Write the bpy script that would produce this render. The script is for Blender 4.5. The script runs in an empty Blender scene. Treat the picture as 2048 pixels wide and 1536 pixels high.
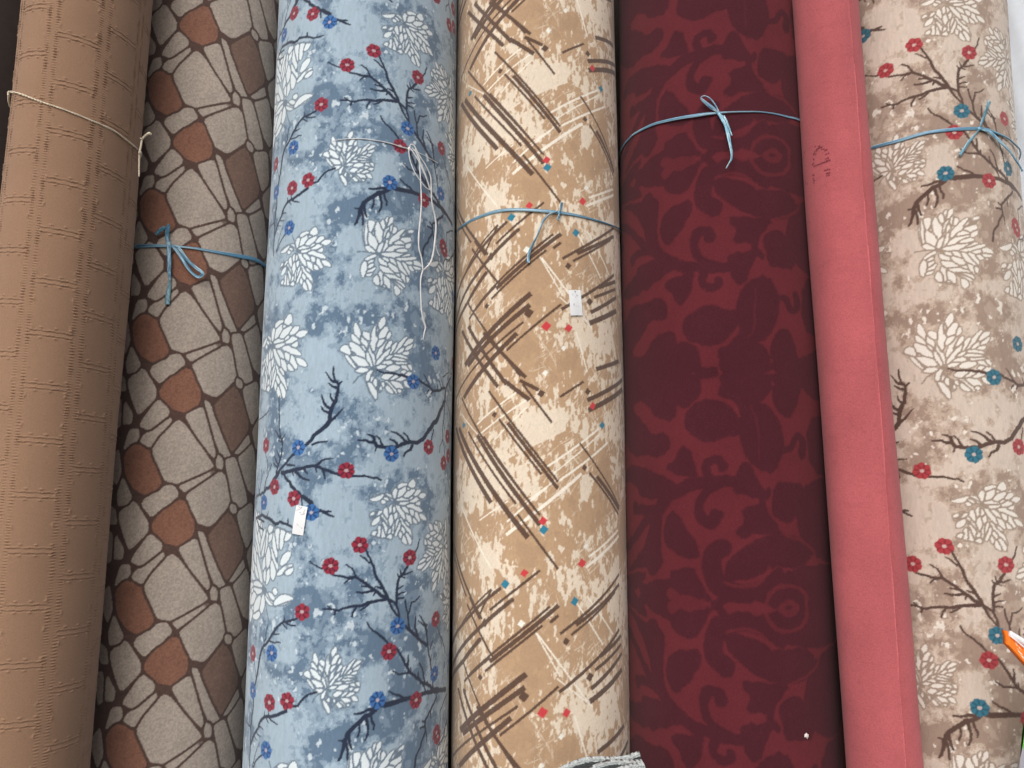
import bpy, math
import numpy as np
from mathutils import Matrix, Vector

scene = bpy.context.scene
# ------------------------------------------------------------------ camera
EYE = 1.55
FPX, PITCH, ROLL = 1338.9, 0.12490, 0.00714
CX, CY = 1024., 768.
cp, sp = math.cos(PITCH), math.sin(PITCH)
cF = np.array([0, cp, sp]); cU0 = np.array([0, -sp, cp]); cR0 = np.array([1., 0, 0])
cr, sr = math.cos(ROLL), math.sin(ROLL)
cR = cr * cR0 + sr * cU0
cU = -sr * cR0 + cr * cU0
cam_d = bpy.data.cameras.new("camera"); cam = bpy.data.objects.new("camera", cam_d)
scene.collection.objects.link(cam)
cam.matrix_world = Matrix(((cR[0], cU[0], -cF[0], 0), (cR[1], cU[1], -cF[1], 0), (cR[2], cU[2], -cF[2], EYE), (0, 0, 0, 1)))
cam_d.sensor_width = 36; cam_d.lens = FPX / 2048 * 36; cam_d.clip_start = .02; cam_d.clip_end = 500
scene.camera = cam
# ------------------------------------------------------------------ light
EL, AZ = math.radians(40), math.radians(200)      # overcast sun, behind and left of the viewer
SKY, SUN, EXPO = 0.14, 0.95, -0.16
world = bpy.data.worlds.new("World"); scene.world = world; world.use_nodes = True
wn = world.node_tree; wn.nodes.clear()
sky = wn.nodes.new("ShaderNodeTexSky"); sky.sky_type = 'NISHITA'; sky.sun_disc = False
sky.sun_elevation = EL; sky.sun_rotation = AZ; sky.dust_density = 6; sky.air_density = 1.0; sky.ozone_density = .6
hs = wn.nodes.new("ShaderNodeHueSaturation"); hs.inputs['Saturation'].default_value = .35
bg = wn.nodes.new("ShaderNodeBackground"); bg.inputs[1].default_value = SKY
wo = wn.nodes.new("ShaderNodeOutputWorld")
wn.links.new(sky.outputs[0], hs.inputs['Color']); wn.links.new(hs.outputs[0], bg.inputs[0]); wn.links.new(bg.outputs[0], wo.inputs[0])
sd = bpy.data.lights.new("sun", 'SUN'); sd.energy = SUN; sd.angle = math.radians(75); sd.color = (1, .97, .93)
so = bpy.data.objects.new("sun", sd); scene.collection.objects.link(so)
tosun = Vector((math.sin(AZ) * math.cos(EL), math.cos(AZ) * math.cos(EL), math.sin(EL)))
so.rotation_euler = (-tosun).to_track_quat('-Z', 'Y').to_euler(); so.location = (0, -3, 6)
vs = scene.view_settings; vs.view_transform = 'Standard'; vs.look = 'None'; vs.exposure = EXPO; vs.gamma = 1; vs.use_curve_mapping = False
scene.cycles.max_bounces = 6; scene.cycles.diffuse_bounces = 4
try:
    scene.cycles.use_denoising = True
except Exception:
    pass

# ------------------------------------------------------------------ geometry of a standing roll
# a roll is (x, y at eye level, lean x, lean y, radius); u runs round it from the side facing the shop front, h up it
def frame(a):
    A = np.array([a[0], a[1], 0.]); D = np.array([a[2], a[3], 1.]); D /= np.linalg.norm(D)
    e1 = np.array([1., 0, 0]); e1 = e1 - D * (e1 @ D); e1 /= np.linalg.norm(e1)
    return A, D, e1, -np.cross(D, e1), a[4]
def ray(px): return cF * FPX + cR * (px[0] - CX) - cU * (px[1] - CY)
def hit(a, px):
    A, D, e1, e2, R = frame(a); d = ray(px); o = -A
    d2 = np.array([d @ e1, d @ e2]); o2 = np.array([o @ e1, o @ e2])
    qa = d2 @ d2; qb = 2 * o2 @ d2; qc = o2 @ o2 - R * R; disc = qb * qb - 4 * qa * qc
    t = -qb / (2 * qa) if disc < 0 else (-qb - math.sqrt(disc)) / (2 * qa)
    p2 = o2 + t * d2
    return math.atan2(p2[0], p2[1]) * R, o @ D + t * (d @ D)
def surf(a, u, h, lift=0.):
    A, D, e1, e2, R = frame(a); th = u / R
    p = A + D * h + (R + lift) * (math.sin(th) * e1 + math.cos(th) * e2)
    return np.array([p[0], p[1], p[2] + EYE])

BROWN = (-.754, 1.094, 0, 0, .096)
STONE = (-.650, 1.340, 0, -.008, .150)
BLUE = (-.295, 1.2896, -.0081, .0052, .180)
CREAM = (.055, 1.350, -.009, 0, .170)
WINE = (.416, 1.320, .006, 0, .196)
PINK = (.586, 1.124, -.020, 0, .0575)
TAUPE = (.7795, 1.2483, .0082, -.0055, .162)
DU, DH, PER = -.1293, .0070, .8695                     # the taupe roll is the blue roll's design, shifted

# ------------------------------------------------------------------ drawing on a repeating sheet
def s2l(c):
    c = np.asarray(c, float) / 255.
    return np.where(c <= .04045, c / 12.92, ((c + .055) / 1.055) ** 2.4)
class Sheet:
    def __init__(s, u0, u1, h0, per, px=.0007):
        s.u0, s.h0 = u0, h0; s.nu = int(round((u1 - u0) / px)); s.nh = int(round(per / px)); s.px = px; s.per = per; s.pxh = per / s.nh
        s.U = u0 + (np.arange(s.nu) + .5) * px
    def new(s): return np.zeros((s.nh, s.nu), np.float32)
    def _win(s, pts, pad):
        pts = np.asarray(pts, float)
        i0 = max(0, int((pts[:, 0].min() - pad - s.u0) / s.px)); i1 = min(s.nu, int((pts[:, 0].max() + pad - s.u0) / s.px) + 2)
        j0 = int(math.floor((pts[:, 1].min() - pad - s.h0) / s.pxh)); j1 = int(math.ceil((pts[:, 1].max() + pad - s.h0) / s.pxh)) + 1
        if i1 <= i0: return None
        j = np.arange(j0, min(j1, j0 + s.nh)); UU, HH = np.meshgrid(s.u0 + (np.arange(i0, i1) + .5) * s.px, s.h0 + (j + .5) * s.pxh)
        return np.ix_(j % s.nh, np.arange(i0, i1)), UU, HH
    def stroke(s, L, pts, ws, val=1.):
        ws = [ws] * len(pts) if np.isscalar(ws) else list(np.interp(np.linspace(0, 1, len(pts)), np.linspace(0, 1, len(ws)), ws))
        for (a, b, wa, wb) in zip(pts[:-1], pts[1:], ws[:-1], ws[1:]):
            w = s._win([a, b], max(wa, wb) + .002)
            if w is None: continue
            ix, U, H = w; d = np.array(b) - np.array(a); l2 = d @ d + 1e-12
            t = np.clip(((U - a[0]) * d[0] + (H - a[1]) * d[1]) / l2, 0, 1)
            dist = np.hypot(U - a[0] - t * d[0], H - a[1] - t * d[1]); r = (wa + (wb - wa) * t) / 2
            L[ix] = np.maximum(L[ix], val * np.clip(.5 + (r - dist) / s.px, 0, 1).astype(np.float32))
    def bar(s, L, a, b, w):                                # square-ended stroke
        d = np.array(b, float) - np.array(a, float); n = np.array([-d[1], d[0]]) / (np.linalg.norm(d) + 1e-9) * w / 2
        s.poly(L, [np.array(a) + n, np.array(b) + n, np.array(b) - n, np.array(a) - n])
    def poly(s, L, pts, val=1., mode='max'):
        w = s._win(pts, .002)
        if w is None: return
        ix, U, H = w; ins = np.zeros(U.shape, bool); P = np.asarray(pts, float); n = len(P)
        dist = np.full(U.shape, 9.)
        for k in range(n):
            a = P[k]; b = P[(k + 1) % n]
            c = (a[1] > H) != (b[1] > H)
            xi = a[0] + (H - a[1]) / (b[1] - a[1] + 1e-15) * (b[0] - a[0]); ins ^= c & (U < xi)
            d = b - a; t = np.clip(((U - a[0]) * d[0] + (H - a[1]) * d[1]) / (d @ d + 1e-12), 0, 1)
            dist = np.minimum(dist, np.hypot(U - a[0] - t * d[0], H - a[1] - t * d[1]))
        sd_ = np.where(ins, dist, -dist); cov = np.clip(.5 + sd_ / s.px, 0, 1).astype(np.float32)
        if mode == 'max': L[ix] = np.maximum(L[ix], val * cov)
        else: L[ix] = L[ix] * (1 - cov)
    def celled(s, White, Line, polys, grow, lw, out):
        """fill each outline grown by 'grow', leaving a seam 'lw' wide where two grown outlines would meet"""
        allp = np.concatenate(polys); w = s._win(allp, grow + out + .002)
        if w is None: return
        ix, U, H = w; d1 = np.full(U.shape, .05); d2 = d1.copy(); ids = np.full(U.shape, -1); u_0, h_0 = U[0, 0], H[0, 0]
        for n_, P in enumerate(polys):
            P = np.asarray(P, float); pad = grow + lw + out + .002
            a0 = max(0, int((P[:, 0].min() - pad - u_0) / s.px)); a1 = min(U.shape[1], int((P[:, 0].max() + pad - u_0) / s.px) + 2)
            b0 = max(0, int((P[:, 1].min() - pad - h_0) / s.pxh)); b1 = min(U.shape[0], int((P[:, 1].max() + pad - h_0) / s.pxh) + 2)
            if a1 <= a0 or b1 <= b0: continue
            u, h = U[b0:b1, a0:a1], H[b0:b1, a0:a1]; ins = np.zeros(u.shape, bool); dist = np.full(u.shape, 9.)
            for k in range(len(P)):
                a = P[k]; b = P[(k + 1) % len(P)]
                ins ^= ((a[1] > h) != (b[1] > h)) & (u < a[0] + (h - a[1]) / (b[1] - a[1] + 1e-15) * (b[0] - a[0]))
                d = b - a; t = np.clip(((u - a[0]) * d[0] + (h - a[1]) * d[1]) / (d @ d + 1e-12), 0, 1); dist = np.minimum(dist, np.hypot(u - a[0] - t * d[0], h - a[1] - t * d[1]))
            sdv = np.where(ins, -dist, dist); e1 = d1[b0:b1, a0:a1]; e2 = d2[b0:b1, a0:a1]
            iw = ids[b0:b1, a0:a1]; iw[sdv < e1] = n_
            d2[b0:b1, a0:a1] = np.minimum(e2, np.maximum(e1, sdv)); d1[b0:b1, a0:a1] = np.minimum(e1, sdv)
        W = np.clip(.5 + (grow - d1) / s.px, 0, 1) * np.clip(.5 + ((d2 - d1) / 2 - lw / 2) / s.px, 0, 1); Z = np.clip(.5 + (grow + out - d1) / s.px, 0, 1)
        White[ix] = np.maximum(White[ix], W); Line[ix] = np.maximum(Line[ix], Z * (1 - W)); return ix, ids
    def noise(s, su, sh, seed):                            # one octave of periodic value noise, feature size su x sh
        r = np.random.default_rng(seed); nh = max(2, int(round(s.per / sh))); nu = int((s.nu * s.px) / su) + 3
        g = r.random((nh, nu)).astype(np.float32)
        fu = (s.U - s.u0) / su; fh = (np.arange(s.nh) + .5) / s.nh * nh
        iu = fu.astype(int); tu = fu - iu; tu = tu * tu * (3 - 2 * tu); ih = fh.astype(int); th = fh - ih; th = th * th * (3 - 2 * th)
        a = g[ih % nh][:, iu] * (1 - tu) + g[ih % nh][:, iu + 1] * tu; b = g[(ih + 1) % nh][:, iu] * (1 - tu) + g[(ih + 1) % nh][:, iu + 1] * tu
        return (a * (1 - th[:, None]) + b * th[:, None]).astype(np.float32) - .5
    def fbm(s, su, sh, octs, seed, gain=.55):
        o = s.new(); a = 1.
        for k in range(octs): o += a * s.noise(su / 2 ** k, sh / 2 ** k, seed + 17 * k); a *= gain
        return o
    def blob(s, F, c, r, v):
        w = s._win([(c[0] - 2.5 * r[0], c[1] - 2.5 * r[1]), (c[0] + 2.5 * r[0], c[1] + 2.5 * r[1])], 0)
        if w is None: return
        ix, U, H = w; F[ix] += (v * np.exp(-((U - c[0]) / r[0]) ** 2 - ((H - c[1]) / r[1]) ** 2)).astype(np.float32)
    def sample(s, img, u, h, sharp=False):
        fu = np.clip((u - s.u0) / s.px - .5, 0, s.nu - 1.001); fh = ((h - s.h0) / s.pxh - .5) % s.nh
        iu = fu.astype(int); tu = (fu - iu)[..., None]; ih = fh.astype(int); th = (fh - ih)[..., None]; j1 = (ih + 1) % s.nh; ih = ih % s.nh
        return (img[ih, iu] * (1 - tu) + img[ih, iu + 1] * tu) * (1 - th) + (img[j1, iu] * (1 - tu) + img[j1, iu + 1] * tu) * th
def smooth(x, a, b):
    t = np.clip((x - a) / (b - a), 0, 1); return t * t * (3 - 2 * t)
def mix(rgb, m, c): return rgb * (1 - m[..., None]) + s2l(c).astype(np.float32) * m[..., None]
def chaikin(P, n=2, k=.25):
    P = np.asarray(P, float)
    for _ in range(n):
        Q = np.roll(P, -1, 0); P = np.stack([(1 - k) * P + k * Q, k * P + (1 - k) * Q], 1).reshape(-1, 2)
    return P
def mapper(roll, z, tw=0.):
    def f(pts):
        o = []
        for (x, y) in pts:
            u, h = hit(roll, (z[0] + x / z[2], z[1] + y / z[2])); o.append((u - tw * h, h))
        return o
    return f
def wav(pts, amp, seed, step=.006):                        # subdivide a branch and give it a knotty wobble
    r = np.random.default_rng(seed); o = [pts[0]]
    for a, b in zip(pts[:-1], pts[1:]):
        a = np.array(a); b = np.array(b); L = np.linalg.norm(b - a); n = max(1, int(L / step)); m = np.array([-(b - a)[1], (b - a)[0]]) / (L + 1e-9)
        for k in range(1, n + 1):
            q = a + (b - a) * k / n
            if k < n: q = q + m * r.normal() * amp
            o.append(tuple(q))
    return o

# ------------------------------------------------------------------ blossom-branch design (blue roll and taupe roll)
FL = Sheet(-.34, .34, -.5, PER)
leafW, leafL, twig, redM, redD, blueM, blueD, core = [FL.new() for _ in range(8)]
leafHalo = FL.new()
MPP = .00086
LEAF_A = dict(z=(670, 620, 8.083), c=(600, 950), cells=[
 'P90,650 150,580 235,600 250,730 170,690', (255,535,480,775,130,0), (245,755,540,890,115,0), (180,740,350,950,50,-14), (340,975,525,968,48,0), (335,225,408,480,60,12), (280,410,405,565,62,0),
 (425,440,525,610,60,8), (470,368,560,480,75,0), (650,275,600,690,80,-12), (795,125,715,325,60,0), (695,285,655,435,36,0), 'P860,290 800,280 740,350 690,450 760,455 830,420', (885,360,845,455,42,0),
 (790,478,665,595,58,0), (840,510,680,780,55,0), (912,508,768,665,55,0), (548,598,638,885,48,0), (528,680,590,905,66,0), (905,620,672,878,52,0), (1000,535,895,705,42,0), (1165,440,950,690,54,-12),
 (1265,478,1085,585,66,0), (1122,608,1010,695,58,0), (1255,555,1140,645,42,0), (1195,690,1085,705,38,0), (955,735,1185,800,50,-16), (925,790,1175,815,50,-8), (945,840,1195,862,30,10), (1068,890,1212,975,50,-10),
 (1185,880,1242,965,44,0), (765,862,965,850,30,-6), (838,955,1055,918,66,0), (690,932,825,900,32,0), (1085,1005,1165,990,34,0), (1150,1042,1235,1020,55,0), (768,1082,940,1055,72,0), (895,1118,1045,1062,44,0),
 (980,1135,1165,1085,38,0), (905,1160,1095,1265,84,0), (830,1160,995,1335,52,-6), 'P830,1190 870,1200 960,1320 930,1340 840,1300', (1020,1310,1072,1280,44,0), (1125,1160,1212,1245,40,0), (588,985,518,1155,62,0),
 (595,1035,582,1145,42,0), (530,1175,660,1425,68,-14), (648,1125,682,1265,54,0), (702,1160,705,1290,30,8), (770,1180,780,1235,26,0), (742,1235,708,1315,26,0), (430,560,480,655,42,0), (290,690,330,735,34,0), (930,740,800,790,24,0)],
 lines=[[(490,1020),(380,1080),(300,1180)], [(60,660),(230,740),(350,930)], [(500,1150),(560,1320),(650,1470)]])
LEAF_B = dict(z=(715, 420, 8.533), c=(330, 740), cells=[
 'P175,200 270,195 280,260 240,375 200,360', (150,215,150,595,50,12), (200,395,312,668,130,-8), (350,225,370,565,130,0), (290,340,268,450,38,0), (438,185,428,345,66,0), (512,138,488,285,30,0), (592,140,498,292,54,0),
 (538,285,438,475,46,0), (590,255,560,385,36,0), 'P600,280 650,310 665,350 625,400 600,380', (530,340,495,475,50,0), (790,345,535,575,78,-10), (948,358,715,445,54,-8), (905,405,795,435,48,0), 'P715,485 890,465 910,525 850,560 780,530',
 (615,560,790,580,54,-12), (905,575,830,635,52,0), (495,695,790,620,54,-12), (645,685,845,692,50,0), (345,715,460,555,66,0), (425,705,515,520,50,0), (138,620,285,722,50,0), (305,775,138,855,38,-8), (425,750,805,750,54,20),
 (738,795,892,768,32,0), (670,830,1000,820,50,10), (815,890,945,900,44,0), (955,880,1095,955,58,0), (870,960,955,1025,36,0), (965,970,1075,1000,32,0), (130,885,95,1135,70,0), (190,895,272,838,38,0), (190,1002,262,928,48,0),
 (168,1065,292,985,38,0), (148,1112,240,1088,28,0), (368,838,515,965,58,0), (435,828,535,872,34,0), (555,825,655,935,38,0), (525,915,695,1055,70,0), (685,880,865,1125,44,8), (775,885,885,1095,50,-8), (390,965,605,1082,80,0),
 (478,1095,785,1215,62,0), (585,1180,775,1335,42,-8), (600,1175,805,1310,50,-12), 'P640,1290 690,1320 730,1400 655,1455', (755,1075,822,1235,54,0), (850,1130,850,1228,44,0), (330,1125,345,1275,92,0), (388,1055,420,1295,54,0),
 (448,1135,540,1325,80,0), (668,1098,738,1135,24,0), (430,1310,480,1300,36,0)],
 lines=[[(0,715),(120,715),(300,740)], [(330,1290),(480,1330),(580,1390)], [(130,200),(110,450),(130,620)]])
LEAF_C = dict(z=(730, 940, 9.6), c=(570, 610), cells=[
 (105,560,360,478,68,16), (388,472,535,572,50,-8), (368,538,462,572,44,-8), (325,605,385,612,40,0), (605,345,555,545,62,0), (618,345,800,275,46,-10), 'P790,310 785,400 720,470 620,535 640,400',
 'P920,180 955,260 950,310 880,335 820,310', 'P970,370 930,450 850,520 740,535 800,420', (800,355,855,352,28,0), (1055,395,925,485,56,0), (1155,470,1025,525,58,0), (920,510,855,555,38,0), (1045,545,868,602,46,0),
 (598,592,825,570,62,0), (605,628,835,620,58,0), 'P1050,605 1035,680 955,670 1000,640', (815,680,1085,790,66,-16), (608,678,775,955,62,-16), (690,708,835,835,58,0), (780,838,885,1015,60,0), (870,758,930,865,58,0),
 'P960,800 1000,840 1050,970 1010,1000 950,900', (1045,858,1160,950,48,0), (920,940,1000,1012,54,0), (512,678,460,855,44,0), (540,698,560,815,32,0), (398,738,420,935,78,0), (498,848,500,1065,66,0), (592,820,568,945,38,0),
 (330,860,432,1055,42,0), (350,935,412,1235,48,0), 'P280,895 250,990 190,1040 130,1050 180,960', (118,912,318,798,34,0), (105,872,225,828,54,0), 'P290,1050 300,1270 225,1280 240,1180', 'P335,1040 385,1270 310,1290 325,1160',
 (502,1138,430,1235,32,0), (510,1245,435,1305,58,0), (562,1005,528,1238,32,0), (635,955,568,1175,44,0), (672,995,585,1258,48,0), (680,945,895,1295,60,-8), (748,978,842,1085,42,0), (708,1088,760,1205,60,0),
 (798,1185,862,1415,74,0), (670,1178,690,1305,34,0), (725,1265,792,1412,66,0), (140,1258,232,1178,44,0)],
 lines=[[(430,270),(490,400),(550,570)], [(100,545),(350,450),(530,560)], [(100,1250),(280,1300),(450,1320)]])
def lens(x0, y0, x1, y1, w, bend):
    a = np.array([x0, y0], float); b = np.array([x1, y1], float); d = b - a; L = np.linalg.norm(d); n = np.array([-d[1], d[0]]) / (L + 1e-9)
    t = np.linspace(0, 1, 11); prof = np.sin(math.pi * t ** .92) ** .85; w = w * 1.12; mid = a + d * t[:, None] + n * (bend * 4 * t * (1 - t))[:, None]
    up = mid + n * (prof * w / 2)[:, None]; dn = mid - n * (prof * w / 2)[:, None]
    return np.concatenate([up, dn[1:-1][::-1]])
def leaf_local(Lf):
    m = mapper(BLUE, Lf['z']); c = np.array(m([Lf['c']])[0]); P = []
    for q in Lf['cells']:
        if isinstance(q, str): poly = chaikin([tuple(map(float, t.split(','))) for t in q[1:].split()], 1)
        else: poly = lens(*q)
        P.append(np.array(m(poly)) - c)
    return c, P, [np.array(m(l)) - c for l in Lf['lines']]
def leaf_at(L3, c, sc=1., rot=0., flip=1):
    _, P, Ls = L3; cs, sn = math.cos(rot), math.sin(rot); M = np.array([[cs * flip, sn * flip], [-sn, cs]]) * sc; lw = .0026 * min(1., sc) ** .5; c = np.array(c)
    Q = [q @ M + c for q in P]; A1, A2 = FL.new(), FL.new()
    FL.celled(A1, A2, Q, .0016 * sc ** .5, .0026, .0018)
    keep = 1 - np.clip(A1 + A2, 0, 1); leafW[:] = leafW * keep + A1; leafL[:] = leafL * keep + A2
    for q in Q:
        g = q.mean(0); FL.poly(leafHalo, g + (q - g) * 1.1 + np.sign(q - g) * .0035)
    for l in Ls: FL.stroke(leafL, [tuple(t) for t in l @ M + c], lw)
    FL.stroke(leafL, [tuple(c), tuple(c + np.array([.006, -.003]))], .007 * sc)
lA, lB, lC = leaf_local(LEAF_A), leaf_local(LEAF_B), leaf_local(LEAF_C)
hb = lambda x, y: hit(BLUE, (x, y))
leaf_at(lA, lA[0]); leaf_at(lB, lB[0]); leaf_at(lC, lC[0])
leaf_at(lA, hb(687, 332), .70); leaf_at(lC, hb(594, 501), 1.03); leaf_at(lC, hb(545, 690), 1.35); leaf_at(lC, hb(890, 548), 1.3)
leaf_at(lC, hb(525, 1178), 1.75, math.pi); leaf_at(lA, hb(888, 1092), .9, math.pi * .9)
leaf_at(lA, (-.30, .55), 1.1, .6); leaf_at(lB, (.30, -.25), 1.0, 2.2); leaf_at(lB, (-.30, .05), .95, 1.)
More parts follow.
